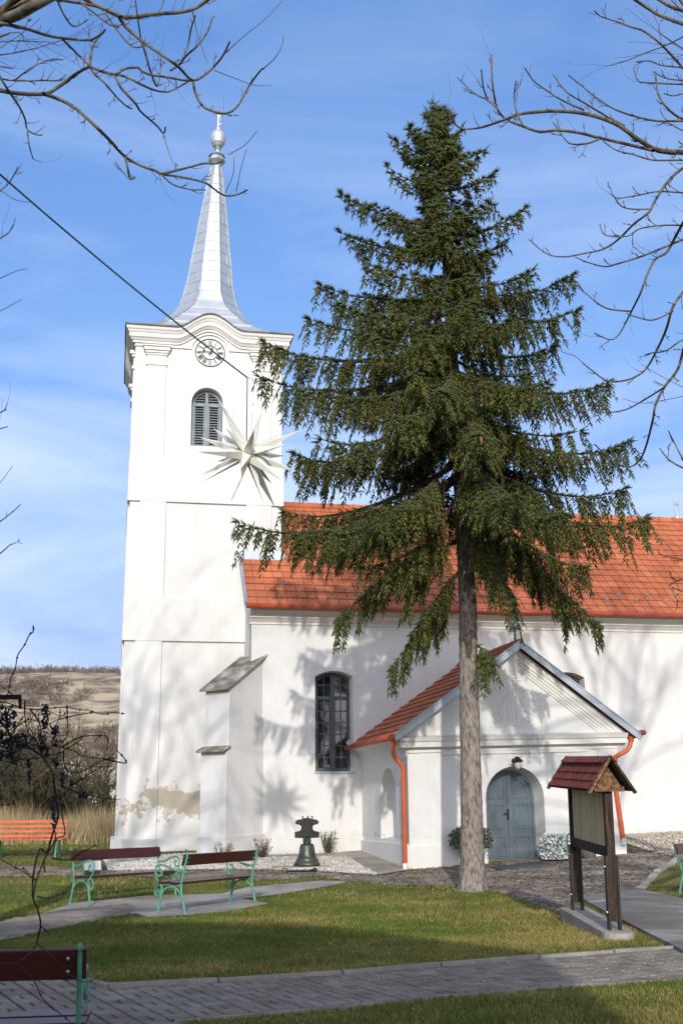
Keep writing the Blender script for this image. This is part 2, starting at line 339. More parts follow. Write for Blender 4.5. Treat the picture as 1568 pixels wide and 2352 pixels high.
def sheet(name, poly, material, dz, step=.5):
    bm = bmesh.new(); vs = [bm.verts.new((p[0], p[1], 0)) for p in poly]
    es = [bm.edges.new((vs[i], vs[(i+1) % len(vs)])) for i in range(len(vs))]
    bmesh.ops.triangle_fill(bm, edges=es, use_beauty=True)
    for _ in range(7):
        l = [e for e in bm.edges if e.calc_length() > step]
        if not l: break
        bmesh.ops.subdivide_edges(bm, edges=l, cuts=1); bmesh.ops.triangulate(bm, faces=bm.faces)
    for v in bm.verts: v.co.z = g(v.co.x, v.co.y)+dz
    bmesh.ops.recalc_face_normals(bm, faces=bm.faces)
    for f in bm.faces:
        if f.normal.z < 0: f.normal_flip()
    me = bpy.data.meshes.new(name); bm.to_mesh(me); bm.free(); me.materials.append(material)
    o = bpy.data.objects.new(name, me); COL.objects.link(o); return tag(o, kind='structure')
def G2(l): return [gp(a, b) for a, b in l]
def ext(p, q, k):   # the point past q, seen from p
    return q+(q-p).normalized()*k

# near paver path: herringbone-like pairs of blocks
pu = G2([(1568, 2182), (1234, 2207), (1009, 2225), (784, 2244), (500, 2262), (248, 2277)]); pl = G2([(1568, 2254), (1284, 2271), (1034, 2293), (784, 2320), (600, 2334), (410, 2350)])
pk = G2([(150, 2250), (40, 2222), (-30, 2207)])
PATH_NEAR = [ext(pu[1], pu[0], 4)]+pu+pk+[Vector((-5.5, 13.2, 0)), Vector((-6, 4, 0)), Vector((-2.6, 4, 0)), Vector((-1.2, 7.6, 0))]+pl[::-1]+[ext(pl[1], pl[0], 4)]
sheet('paver_path', PATH_NEAR, M_['joint'], .010)
CONC = G2([(-40, 2128), (0, 2120), (90, 2102), (165, 2076), (222, 2071), (334, 2059), (509, 2054), (572, 2038), (666, 2031), (735, 2024), (800, 2026), (760, 2036), (666, 2052), (558, 2066), (618, 2077), (520, 2096), (432, 2104), (341, 2109), (313, 2100), (275, 2105), (117, 2137), (0, 2164), (-40, 2172)])
sheet('concrete_path', CONC, M_['concrete'], .012)
LPAV = G2([(-60, 2132), (0, 2121), (90, 2103), (165, 2090), (290, 2078), (310, 2098), (275, 2104), (117, 2136), (0, 2163), (-60, 2176)])
COB = G2([(-120, 1990), (60, 1988), (250, 2003), (540, 2000), (700, 2003), (872, 2014), (930, 2004), (1046, 1990), (1130, 1985), (1240, 1968), (1436, 1945), (1500, 1962), (1560, 1975), (1510, 2005), (1476, 2040), (1440, 2052), (1334, 2070), (1338, 2112), (1200, 2068), (1113, 2041), (1046, 2038), (900, 2034), (795, 2026), (740, 2014), (600, 2024), (420, 2018), (200, 2011), (0, 2014), (-120, 2020)])
sheet('cobbled_path', COB, M_['moss'], .008)
SLAB = G2([(1334, 2070), (1450, 2045), (1590, 2078), (1700, 2100), (1700, 2260), (1568, 2196), (1384, 2100)])
GRAV = G2([(235, 1972), (470, 1962), (600, 1972), (795, 1970), (868, 2012), (700, 2001), (540, 1999), (250, 2003)])
sheet('pebble_bed', GRAV, M_['gravel_bed'], .014)
GRAVR = G2([(1430, 1912), (1568, 1908), (1700, 1905), (1700, 2000), (1560, 1972), (1500, 1960), (1436, 1940)])
sheet('gravel_yard', GRAVR, M_['gravel_bed'], .014)
STRIP = G2([(600, 1975), (610, 1966), (770, 1962), (838, 1952), (934, 2002), (870, 2012), (795, 1971)])
sheet('concrete_apron', STRIP, M_['concrete'], .030)
def raised(name, poly, h, mt):
    b = MB(); n = len(poly)
    b.add([Vector((p.x, p.y, g(p.x, p.y)+h)) for p in poly]+[Vector((p.x, p.y, g(p.x, p.y)-.1)) for p in poly], [tuple(range(n))]+[(i, (i+1) % n, n+(i+1) % n, n+i) for i in range(n)])
    return tag(b.build(name, mt), kind='structure')
raised('concrete_slab', SLAB, .06, M_['slab'])
RLAWN = G2([(1478, 2062), (1500, 2018), (1530, 2000), (1590, 1984), (1680, 1990), (1700, 2095), (1590, 2078)])
sheet('side_lawn', RLAWN, M_['lawn'], .018)
def curb(name, pts, wdt, h, mt, L=.9, jit=.006):
    b = MB(); P = smooth_path(pts, 1); rnd = random.Random(3)
    for i in range(len(P)-1):
        a, c = P[i], P[i+1]; n = max(1, round((c-a).length/L))
        for k in range(n):
            p = a.lerp(c, k/n+.008); q = a.lerp(c, (k+1)/n-.008); p.z = g(p.x, p.y)+h/2-.02+rnd.uniform(-jit, jit); q.z = g(q.x, q.y)+h/2-.02+rnd.uniform(-jit, jit)
            b.bar(p, q, wdt, h)
    return tag(b.build(name, mt, bevel=.006), kind='structure')
curb('path_curb', [ext(pu[1], pu[0], 3)]+pu+pk, .07, .075, M_['curb'])
curb('lower_path_curb', [ext(pl[1], pl[0], 3)]+pl+[Vector((-1.2, 7.6, 0))], .05, .045, M_['curb'])
curb('cobble_curb', G2([(1436, 2052), (1474, 2042), (1508, 2006), (1556, 1976)]), .14, .07, M_['concrete'], .55, .02)

def blocks(name, poly, origin, ang, mode, mt, dz, keep=None):
    # each block a bevel-topped stone; one mesh for the surface
    R = Matrix.Rotation(ang, 3, 'Z'); b = MB(); rnd = random.Random(5)
    pts = [R.inverted() @ (Vector((p[0], p[1], 0))-origin) for p in poly]
    x0, x1 = min(p.x for p in pts), max(p.x for p in pts); y0, y1 = min(p.y for p in pts), max(p.y for p in pts)
    cand = []
    if mode == 'weave':
        s = .215
        for i in range(int(x0/s)-1, int(x1/s)+2):
            for j in range(int(y0/s)-1, int(y1/s)+2):
                cx, cy = i*s, j*s
                if (i+j) % 2: cand += [(cx+s/2, cy+s*.25, s, s/2), (cx+s/2, cy+s*.75, s, s/2)]
                else: cand += [(cx+s*.25, cy+s/2, s/2, s), (cx+s*.75, cy+s/2, s/2, s)]
        gap = .021
    else:
        s = .125; y = y0
        while y < y1:
            x = x0+rnd.uniform(0, .1); h = s*rnd.uniform(.85, 1.2)
            while x < x1:
                l = s*rnd.uniform(.9, 1.7); cand.append((x+l/2, y+h/2+rnd.uniform(-.012, .012)+.03*sin(x*1.1), l, h)); x += l
            y += h
        gap = .026
    C = np.array([(R @ Vector((c[0], c[1], 0))+origin)[:2] for c in cand])
    ok = inpoly(poly, C[:, 0], C[:, 1])
    U = (C[:, 1] > 3.4) & (np.abs(C[:, 0]) < .42*C[:, 1]+1)
    for c, k, k2 in zip(cand, ok, U):
        if not (k and k2): continue
        cx, cy, l, h = c; l -= gap; h -= gap; t = .012; z1 = rnd.uniform(-.0025, .0025) if mode == 'weave' else rnd.uniform(-.008, .008)
        vs = []
        for (ix, zz) in ((0, -.012), (0, .6*t), (.006 if mode == 'weave' else .016, t)):
            for sx, sy in ((-1, -1), (1, -1), (1, 1), (-1, 1)):
                p = R @ Vector((cx+sx*(l/2-ix), cy+sy*(h/2-ix), 0))+origin
                vs.append((p.x, p.y, g(p.x, p.y)+dz+zz+z1))
        b.add(vs, [(0, 1, 5, 4), (1, 2, 6, 5), (2, 3, 7, 6), (3, 0, 4, 7), (4, 5, 9, 8), (5, 6, 10, 9), (6, 7, 11, 10), (7, 4, 8, 11), (8, 9, 10, 11)])
    return tag(b.build(name, mt, recalc=False), kind='structure')
pd = pu[3]-pu[0]; PANG = atan2(pd.y, pd.x)
blocks('path_pavers', PATH_NEAR, pu[3], PANG, 'weave', M_['paver'], .012)
blocks('left_path_pavers', LPAV, LPAV[1], atan2(LPAV[4].y-LPAV[1].y, LPAV[4].x-LPAV[1].x), 'weave', M_['paver'], .016)
blocks('cobble_stones', COB, COB[12], .2, 'cobble', M_['cobble'], .012)

def pebbles(name, poly, n, size, mt, dz=.02):
    P = np.array([(p[0], p[1]) for p in poly]); lo, hi = P.min(0), P.max(0)
    X = RNG.uniform(lo[0], hi[0], n*4); Y = RNG.uniform(lo[1], hi[1], n*4); k = inpoly(poly, X, Y) & (np.abs(X) < .36*Y+1); X, Y = X[k][:n], Y[k][:n]; m = len(X)
    Z = gv(X, Y)+dz
    T = np.array([(1, 0, 0), (0, 1, 0), (-1, 0, 0), (0, -1, 0), (0, 0, .8), (.7, .7, .45), (-.7, .7, .5), (-.7, -.7, .45), (.7, -.7, .5)]); f = np.array([(0, 5, 8), (1, 6, 5), (2, 7, 6), (3, 8, 7), (0, 1, 5), (1, 2, 6), (2, 3, 7), (3, 0, 8), (4, 5, 6), (4, 6, 7), (4, 7, 8), (4, 8, 5)])
    a = RNG.uniform(0, 6.28, m); s = size*RNG.uniform(.5, 1.25, (m, 3)); ca, sa = np.cos(a), np.sin(a)
    V = T[None]*s[:, None, :]; V = np.stack([V[..., 0]*ca[:, None]-V[..., 1]*sa[:, None]+X[:, None], V[..., 0]*sa[:, None]+V[..., 1]*ca[:, None]+Y[:, None], V[..., 2]+Z[:, None]+RNG.uniform(0, .02, (m, 1))], -1)
    FF = (f[None]+(np.arange(m)*9)[:, None, None]).reshape(-1, 3)
    return tag(npmesh(name, V.reshape(-1, 3), FF, mt, smooth=True), kind='stuff')
tag(pebbles('pebbles', GRAV, 9000, .026, M_['pebble']), 'bed of white pebbles around the bronze bell below the church wall', 'pebbles')
tag(pebbles('gravel', GRAVR, 7000, .030, M_['pebble_beige']), 'beige gravel spread along the right part of the church wall', 'gravel')
EDGE = G2([(612, 1964), (770, 1960), (838, 1949), (936, 2000), (942, 1998), (842, 1944), (770, 1955), (612, 1960)])
tag(pebbles('edge_pebbles', EDGE, 1500, .022, M_['pebble'], .03), 'thin line of white pebbles between concrete apron and church wall', 'pebbles')

# ------------------------------------------------------------------ church
CH = Frame(840, 1943, 30, 11); PO = Frame(940, 2000, 25.9, 13)
church = thing('church', 'white plastered village church with tall clock tower, zinc spire and red tiled roof', 'church', CH.M)
T = 1.55                                  # tower front behind the nave front
UC = -4.06; HW = 2.10; WC = T+.05+HW      # tower centre and half width
def zt(y, x=470): return CH(x, y, T)[1]
RT = lambda k: Matrix.Translation((UC, WC, 0)) @ Matrix.Rotation(k*pi/2, 4, 'Z')
b = MB(); zb1, zb1t, zb2, zb2t = zt(1474), zt(1375), zt(1156), zt(1062); ztop = 14.42; zcap = zt(803)
H = HW
b.box(UC-H, UC+H, WC-H, WC+H, -.5, zb2t-.01)                       # core, its front is the panel plane
b.box(UC-H+.02, UC+H-.02, WC-H+.34, WC+H-.02, zb2t-.02, ztop+.15)  # upper core behind the pierced front
zpl = zt(1925)
for k in range(4):
    R = RT(k); e = .055
    b.box(-H-.16, H+.16 if k % 2 else H+.16, -H-.16, -H+.02, -.6, zpl, R) if k in (0, 2) else b.box(-H+.02, H-.02, -H-.16, -H+.02, -.6, zpl, R)
    for z0, z1 in ((zpl-.02, zb1+.004), (zb1t-.004, zb2+.004)):
        for sx in (-1, 1):
            b.box(*sorted((sx*1.11, sx*(H-.28))), -H-e, -H+.03, z0, z1, R)      # lisenes
    for z0, z1 in ((zb1, zb1t), (zb2, zb2t)):
        if k in (0, 2): b.box(-H-e-.01, H+e+.01, -H-e-.01, -H+.03, z0, z1, R)
        else: b.box(-H+.02, H-.02, -H-e-.01, -H+.03, z0, z1, R)
tower = b.build('tower', M_['tower_plaster'], church, bevel=.012)
# upper front with the belfry opening
wl, wb = CH(438, 1022, T); wr, _ = CH(511, 1022, T); wt = zt(889, 477)
def arch(u0, u1, z0, ztop_, n=14, rise=None):
    r = (u1-u0)/2; c = (u0+u1)/2; rz = rise or r
    return [(u0, z0), (u1, z0)]+[(c+r*cos(pi*i/n), ztop_-rz+rz*sin(pi*i/n)) for i in range(n+1)]
zarch_ = lambda s: 0 if abs(s) > .95 else .47*(.5+.5*cos(pi*s/.95))**.85
b = MB(); ho = arch(wl, wr, wb, wt); hi_ = arch(wl+.02, wr-.02, wb, wt-.02)
b.holed([(UC-H, zb2t-.02), (UC+H, zb2t-.02)]+[(UC+s, 14.46+zarch_(s)) for s in np.linspace(H, -H, 41)], [(ho, hi_)], T+.05, T+.36)
up = b.build('belfry_wall', M_['tower_plaster'], church)
for k in range(1, 4):
    pass
# pilasters with capitals
pil0 = [CH(334, 940, T)[0], CH(379, 940, T)[0]]; pil1 = [2*UC-pil0[1]+.03, 2*UC-pil0[0]+.03]
for (a, c) in (pil0, pil1):
    p = MB(); p.box(a, c, T-.005, T+.07, zb2t-.01, zcap)
    zc0, zc1 = zt(820), zt(802)
    for i, (o, z0, z1) in enumerate(((.03, zt(846), zt(838)), (.03, zc0-.04, zc0+.02), (.06, zc0+.02, zc0+.09), (.10, zc0+.09, zc1-.05), (.135, zc1-.05, zc1))):
        p.box(a-o, c+o, T-.005-o, T+.07, z0, z1)
    p.build('pilaster', M_['trim'], church, bevel=.015)
for sx in (-1, 1):   # side pilaster capitals seen as steps on the edges
    for dw in (.65, 3.4):
        p = MB(); x = UC+sx*H; ww = T+.05+dw
        p.box(*sorted((x-sx*.02, x+sx*.05)), ww-.28, ww+.28, zb2t, zcap)
        for o, z0, z1 in ((.09, zt(846), zt(838)), (.10, zt(818), zt(812)), (.16, zt(812), zcap)): p.box(*sorted((x-sx*.02, x+sx*o)), ww-.28-o/2, ww+.28+o/2, z0, z1)
        p.build('side_pilaster', M_['trim'], church, bevel=.015)
# frieze with an arc round the clock
cu, cz = CH(483, 809, T); CR = abs(CH(516.5, 809, T)[0]-cu)
zlow = zcap; fr = []; nr = CR*1.28
b = MB()
a0 = asin(max(-1, min(1, (zlow-cz)/nr)))
arc_pts = [(cu+nr*cos(pi-a0-(pi-2*a0)*i/20), cz+nr*sin(pi-a0-(pi-2*a0)*i/20)) for i in range(21)]
AH = .95; AR = .47
def zarch(s):
    s = abs(s); return 0 if s > AH else AR*(.5+.5*cos(pi*s/AH))**.85
topl = [(UC+s, ztop+.05+zarch(s)) for s in np.linspace(H+.02, -H-.02, 41)]
b.prism([(UC-H-.02, zlow)]+arc_pts+[(UC+H+.02, zlow)]+topl, T+.005, T+.2)
for k in (1, 3):
    b.box(-H+.15, H-.02, -H-.045, -H+.02, zlow, ztop+.1, RT(k))
b.build('frieze', M_['trim'], church)
# cornice: moulded profile swept round the tower, arched over each face
PO_, PZ_ = .54, .74
prof = [(.02, -.30), (.07, -.29), (.07, -.22), (.12, -.20), (.20, -.12), (.26, -.09), (.26, .07), (.30, .085), (.34, .15), (.34, .16), (.40, .20), (.43, .27), (.43, .31)]
def ring(half, z):
    out = []
    for k in range(4):
        R = RT(k)
        S = [-half]+list(np.linspace(-AH, AH, 25))+[half]
        for s in S[:-1] if k >= 0 else S: out.append(R @ Vector((s, -half, z+zarch(s))))
    return out
ZC = 14.95-.375*PZ_
b = MB(); rows = [ring(H+.05+o*PO_, ZC+z*PZ_) for o, z in prof]
for i in range(len(rows)-1): b.strip(rows[i]+[rows[i][0]], rows[i+1]+[rows[i+1][0]])
b.build('cornice', M_['trim'], church)
b = MB(); rows = [ring(H+.05+o*PO_, ZC+z*PZ_) for o, z in ((.40, .312), (.50, .315), (.50, .375), (.0, .40), (-.6, .47))]
for i in range(len(rows)-1): b.strip(rows[i]+[rows[i][0]], rows[i+1]+[rows[i+1][0]])
b.build('cornice_edge', M_['edge'], church)
# spire
def zc(px, py): return CH(px, py, WC-.3)
AXZ = []
ax = lambda z: float(np.interp(z, [ZC+.5, AXZ[-1][0], zc(500, 215)[1]], [UC+.02, AXZ[-1][1], zc(507, 240)[0]]))   # the old spire leans a little
b = MB()
zr = ZC+.285
SP = [(zr+.02, 2.2, .02), (zr+.16, 1.95, .06), (zr+.42, 1.62, .18), (zr+.75, 1.36, .30)]
for (y, xl, xr, c) in ((736, 402, 574, .40), (722, 414, 566, .48), (705, 424, 557, .54), (680, 433, 549, .586), (640, 441, 541, .586), (600, 447, 537, .586), (550, 455, 530, .586), (500, 463, 525, .586), (450, 472, 519, .586), (410, 480, 515, .586), (372, 488, 510, .586)):
    (ul, z), (ur, _) = zc(xl, y), zc(xr, y); SP.append((z, (ur-ul)/2, c)); AXZ.append((z, (ul+ur)/2))
SP.sort()
# finer rings
rows = []
for i in range(len(SP)-1):
    for t in np.linspace(0, 1, 4)[:-1]: rows.append(tuple(SP[i][k]*(1-t)+SP[i+1][k]*t for k in range(3)))
rows.append(SP[-1])
def octo(h, c, z, grow=1.):
    q = h*(1-c); x = ax(z) if z > zr+.3 else UC; h *= grow; q *= grow
    return [Vector((x+p[0], WC+p[1], z)) for p in ((-q, -h), (q, -h), (h, -q), (h, q), (q, h), (-q, h), (-h, q), (-h, -q))]
seam = MB(); ridge = MB()
for i in range(len(rows)-1):
    a = octo(rows[i][1], rows[i][2], rows[i][0]); c = octo(rows[i+1][1], rows[i+1][2], rows[i+1][0]); b.strip(a+[a[0]], c+[c[0]])
zz = zr+.25
def spr(z):
    for i in range(len(SP)-1):
        if SP[i][0] <= z <= SP[i+1][0]:
            t = (z-SP[i][0])/(SP[i+1][0]-SP[i][0]); return SP[i][1]*(1-t)+SP[i+1][1]*t, SP[i][2]*(1-t)+SP[i+1][2]*t
    return SP[-1][1:]
zz = zr+.5
while zz < SP[-1][0]-.05:                   # lapped sheet seams
    h, c = spr(zz); a = octo(h+.012, c, zz); a2 = octo(h+.004, c, zz+.03); seam.strip(a+[a[0]], a2+[a2[0]]); a3 = octo(h-.002, c, zz-.012); seam.strip(a3+[a3[0]], a+[a[0]])
    rr = random.Random(int(zz*100))
    for k in range(8):                      # upright sheet joints
        if rr.random() < .10 and h > .35:
            p, q = a[k], a[(k+1) % 8]; t = rr.uniform(.25, .75); h2, c2 = spr(min(zz+.36, SP[-1][0])); a4 = octo(h2+.01, c2, zz+.36); seam.bar(p.lerp(q, t), a4[k].lerp(a4[(k+1) % 8], t), .006, .012)
    zz += .36
for k in range(8): ridge.tube([octo(r[1]+.012, r[2], r[0])[k] for r in rows if r[0] > zr+.15], .022, 5)
spire = b.build('spire', M_['zinc'], church)
seam.build('sheet_seam', M_['zinc'], spire); ridge.build('ridge_roll', M_['zinc_dull'], spire)
# eyebrow roofs behind the arches
b = MB()
for k in range(4):
    R = RT(k); S = np.linspace(-AH, AH, 25)
    r0 = [R @ Vector((s, -H-.31, ZC+.282+zarch(s))) for s in S]; r1 = [R @ Vector((s*.7, -H*.42, ZC+.40+zarch(s)*1.25)) for s in S]; b.strip(r0, r1)
b.build('eyebrow_roof', M_['zinc'], spire)
zk = SP[-1][0]; xk = ax(zk)
def zf(y): return zc(500, y)[1]
pxm = abs(zc(501, 350)[0]-zc(500, 350)[0])
b = MB(); b.lathe([(11*pxm, zf(374)), (13*pxm, zf(368)), (20*pxm, zf(360)), (20*pxm, zf(356)), (16*pxm, zf(354)), (16*pxm, zf(351)), (20*pxm, zf(349)), (18*pxm, zf(346)), (9*pxm, zf(343)), (6*pxm, zf(338))], (ax(zf(360)), WC, 0), 8); b.build('collar', M_['zinc_dull'], spire)
b = MB(); c0 = (ax(zf(308)), WC, 0)
b.lathe([(6*pxm, zf(340)), (5*pxm, zf(334)), (8*pxm, zf(331)), (5*pxm, zf(328)), (11*pxm, zf(325)), (16*pxm, zf(318)), (18.5*pxm, zf(308)), (17*pxm, zf(299)), (12*pxm, zf(291)), (5*pxm, zf(286)), (6*pxm, zf(283)), (3*pxm, zf(279)), (2.6*pxm, zf(252))], c0, 16); b.build('ball', M_['zinc'], spire)
b = MB(); sc = Vector((ax(zf(248)), WC, zf(248)))
for i in range(8):
    a = i*pi/4+.2; d = Vector((cos(a), 0, sin(a))); L = (18 if i % 2 == 0 else 13)*pxm
    b.lathe([(3.2*pxm, 0), (.3*pxm, L)], (0, 0, 0), 5, Matrix.Translation(sc) @ d.to_track_quat('Z', 'Y').to_matrix().to_4x4())
for sy in (-1, 1): b.lathe([(3.2*pxm, 0), (.3*pxm, 14*pxm)], (0, 0, 0), 5, Matrix.Translation(sc) @ Vector((0, sy, 0)).to_track_quat('Z', 'Y').to_matrix().to_4x4())
b.build('star_finial', M_['zinc_dull'], spire)
b = MB(); xr = ax(zf(260))+7*pxm; b.tube([(xr, WC, zf(286)), (xr+.05, WC, zf(207))], .018, 5); b.bar((ax(zf(270)), WC, zf(272)), (xr, WC, zf(272)), .02, .02); b.build('lightning_rod', M_['steel'], spire)
# clock
b = MB(); wq = T+.03
def cpt(r, a, w_): return Vector((cu+r*sin(a), w_, cz+r*cos(a)))
for r, t in ((CR, .012), (CR*.50, .009)):
    b.tube([cpt(r, 2*pi*i/48, wq) for i in range(49)], t, 6, False)
NUM = ['XII', 'I', 'II', 'III', 'IIII', 'V', 'VI', 'VII', 'VIII', 'IX', 'X', 'XI']
for i, s in enumerate(NUM):
    a = i*pi/6; er = Vector((sin(a), 0, cos(a))); et = Vector((cos(a), 0, -sin(a))); wd = {'I': .026, 'V': .055, 'X': .055}; tot = sum(wd[c] for c in s); x = -tot/2; r0, r1 = CR*.55, CR*.90; o = Vector((cu, wq, cz))
    for c in s:
        m = x+wd[c]/2; h = wd[c]*.38
        if c == 'I': segs = [(m, r0, m, r1, .009)]
        elif c == 'V': segs = [(m-h, r1, m, r0, .010), (m+h, r1, m, r0, .005)]
        else: segs = [(m-h, r1, m+h, r0, .010), (m+h, r1, m-h, r0, .005)]
        for x0_, q0, x1_, q1, th in segs: b.bar(o+et*x0_+er*q0, o+et*x1_+er*q1, th, .012, (0, 1, 0))
        x += wd[c]
clock = b.build('clock', M_['iron'], church)
for ang, L, nm in ((radians(22), CR*.40, 'hour_hand'), (radians(282), CR*.52, 'minute_hand')):
    b = MB(); e = Vector((sin(ang), 0, cos(ang))); et = Vector((cos(ang), 0, -sin(ang))); o = Vector((cu, wq-.03, cz))
    b.bar(o-e*.07, o+e*L, .02, .012, (0, 1, 0)); b.bar(o+e*L*.8-et*.035, o+e*L*.8+et*.035, .025, .012, (0, 1, 0)); b.bar(o-e*.05-et*.03, o-e*.05+et*.03, .018, .012, (0, 1, 0))
    b.build(nm, M_['iron'], clock)
# belfry shutter
b = MB(); fw = T+.26; zs = wt-(wr-wl)/2; um = (wl+wr)/2
ao = arch(wl+.03, wr-.03, wb+.02, wt-.03); ai = arch(wl+.10, wr-.10, wb+.09, wt-.10)
for (q0, q1) in ((fw, fw+.06),):
    for lp, sgn in ((ao, 1),):
        A = [Vector((u, q0, z)) for u, z in ao]; B = [Vector((u, q0, z)) for u, z in ai]; C_ = [Vector((u, q1, z)) for u, z in ai]; b.strip(A+[A[0]], B+[B[0]]); b.strip(B+[B[0]], C_+[C_[0]])
b.box(um-.045, um+.045, fw-.012, fw+.05, wb+.03, wt-.06); b.box(wl+.06, wr-.06, fw-.015, fw+.05, zs-.06, zs+.03)
shut = b.build('belfry_window', M_['shutter'], church, bevel=.006)
b = MB(); b.prism(arch(wl+.03, wr-.03, wb+.02, wt-.03), fw+.12, fw+.14); b.build('shutter_back', M_['louvre_back'], shut)
for sx in (-1, 1):
    for (z0, z1) in ((wb+.10, zs-.07), (zs+.04, wt-.11)):
        b = MB(); z = z0; ua, ub = sorted((um+sx*.05, um+sx*((wr-wl)/2-.09)))
        while z < z1:
            u_lim = (wr-wl)/2-.10
            if z > zs: u_lim = sqrt(max(0, u_lim**2-(z-zs)**2*1.05))
            if u_lim > .09:
                A, B = sorted((um+sx*.05, um+sx*u_lim)); b.box(A, B, -.038, .038, -.006, .006, Matrix.Translation((0, fw+.06, z+.02)) @ Matrix.Rotation(radians(38), 4, 'X'))
            z += .078
        if z0 < zs:
            A, B = ua, ub; b.box(A, A+.035, fw+.0, fw+.07, z0-.02, z1); b.box(B-.035, B, fw+.0, fw+.07, z0-.02, z1)
        b.build('louvre_panel', M_['shutter'], shut)

# nave
NU0, NU1 = -2.95, 13.5; ZE = CH(900, 1398, -.4)[1]      # eaves
wu0, wz0 = CH(724, 1774); wu1 = CH(812, 1774)[0]; wz1 = CH(768, 1541)[1]
ww = wu1-wu0; w2r = CH(1341, 1560)[0]
def segarch(u0, u1, z0, z1, rise=.14, n=10):
    out = [(u0, z0), (u1, z0)]
    for i in range(n+1):
        t = 1-2*i/n; out.append(((u0+u1)/2+t*(u1-u0)/2, z1-rise*t*t))
    return out
WIN = [(wu0, wu1, wz0, wz1), (w2r-ww, w2r, wz0+.05, wz1+.05), (9.6, 9.6+ww, wz0+.1, wz1+.1)]
holes = [(segarch(*q), segarch(q[0]+.05, q[1]-.05, q[2]+.03, q[3]-.03)) for q in WIN]
b = MB(); b.holed([(NU0, -.5), (NU1, -.5), (NU1, ZE-.05), (NU0, ZE-.05)], holes, 0, .30)
b.box(NU0+.01, NU1-.01, .5, 7.2, -.5, ZE-.05)
b.add([(NU0, .001, -.5), (NU0, 7.2, -.5), (NU0, 7.2, ZE), (NU0, 3.6, ZE+3.4), (NU0, .001, ZE)], [(0, 1, 2, 3, 4)])
nave = b.build('nave_wall', M_['plaster'], church)
zp0 = CH(700, 1924)[1]
b = MB(); b.box(NU0, PO(940, 1900)[0]+1.4, -.07, .02, -.5, zp0); b.build('plinth', M_['plaster'], nave, bevel=.02); b = MB(); b.box(6.2, NU1, -.07, .02, -.5, CH(1500, 1884)[1]); b.build('plinth', M_['plaster'], nave, bevel=.02)
def extr(prof, u0, u1):        # profile (w, z) along u
    q = MB(); q.strip([Vector((u0, a, z)) for a, z in prof], [Vector((u1, a, z)) for a, z in prof]); n = len(prof)
    q.add([Vector((u0, a, z)) for a, z in prof], [tuple(range(n))]); return q
zc0 = ZE
extr([(.0, zc0-.42), (-.03, zc0-.42), (-.03, zc0-.37), (-.05, zc0-.35), (-.12, zc0-.28), (-.16, zc0-.26), (-.16, zc0-.20), (-.19, zc0-.18), (-.24, zc0-.12), (-.30, zc0-.10), (-.30, zc0-.02), (.0, zc0-.02)], NU0-.05, NU1).build('cornice', M_['trim'], nave)
for (u0, u1, z0, z1) in WIN:
    fw = .24; b = MB(); A = segarch(u0+.03, u1-.03, z0+.03, z1-.03); B = segarch(u0+.10, u1-.10, z0+.11, z1-.10)
    P0 = [Vector((u, fw, z)) for u, z in A]; P1 = [Vector((u, fw, z)) for u, z in B]; P2 = [Vector((u, fw+.06, z)) for u, z in B]; b.strip(P0+[P0[0]], P1+[P1[0]]); b.strip(P1+[P1[0]], P2+[P2[0]])
    um = (u0+u1)/2; ztr = z0+(z1-z0)*.735
    b.box(um-.055, um+.055, fw-.015, fw+.05, z0+.05, z1-.05); b.box(u0+.06, u1-.06, fw-.02, fw+.05, ztr-.04, ztr+.05)
    win = b.build('window', M_['grey_dark'], church, bevel=.006)
    b = MB()
    for s in (-1, 1):
        uc = um+s*(u1-u0-.10)/4; b.box(uc-.013, uc+.013, fw+.012, fw+.045, z0+.1, z1-.09)
        rowsz = [z0+.09+(ztr-z0-.13)*k/6 for k in range(1, 6)]+[ztr+.05+(z1-ztr-.1)*.5]
        for zz in rowsz: b.box(min(um+s*.05, um+s*((u1-u0)/2-.09)), max(um+s*.05, um+s*((u1-u0)/2-.09)), fw+.014, fw+.043, zz-.013, zz+.013)
        e0, e1 = sorted((um+s*.055, um+s*((u1-u0)/2-.095)))
        for q in (e0, e1): b.box(q-.02, q+.02, fw+.004, fw+.05, z0+.1, ztr-.03)
    b.build('muntin', M_['grey_dark'], win)
    b = MB(); b.prism(segarch(u0+.05, u1-.05, z0+.05, z1-.05), fw+.035, fw+.04); b.build('pane', M_['glass'], win)
    b = MB(); b.box(u0-.02, u1+.02, -.03, .24, z0-.03, z0+.02); b.build('sill', M_['zinc_dull'], win)
# tiled roofs: every tile a slab
def tiles(mb, p00, p10, p01, p11, nu, nv, thick=.022, rnd=None, lap=1.12, cut=None, stag=False):
    # p00->p10 along the eave, p00->p01 up the slope
    p00, p10, p01, p11 = map(Vector, (p00, p10, p01, p11)); rnd = rnd or random.Random(1)
    nrm = (p10-p00).cross(p01-p00).normalized()
    if nrm.z < 0: nrm = -nrm
    P = lambda s, t: p00.lerp(p10, s).lerp(p01.lerp(p11, s), t)
    for j in range(nv):
        for i in range(-1, nu+1):
            off = .5 if (j % 2 and stag) else 0
            s0 = max(0, (i+off)/nu); s1 = min(1, (i+1+off)/nu-.0012)
            if s1-s0 < .002: continue
            t0 = j/nv; t1 = min(1.0, (j+lap)/nv)
            if cut and cut((s0+s1)/2, t0): continue
            d = rnd.uniform(0, .004); a = nrm*(thick+.018+d); c = nrm*(.006); k = nrm*.004
            vs = [P(s0, t0)+a, P(s1, t0)+a+k, P(s1, t1)+c+k, P(s0, t1)+c, P(s0, t0)+a-nrm*thick, P(s1, t0)+a-nrm*thick]
            mb.add(vs, [(0, 1, 2, 3), (4, 5, 1, 0), (0, 3, 4), (1, 5, 2)])
RW = 4.05; RP = .86                                      # ridge behind the front, rise per metre
def RZ(wq): return ZE+.02+(wq+.42)*RP
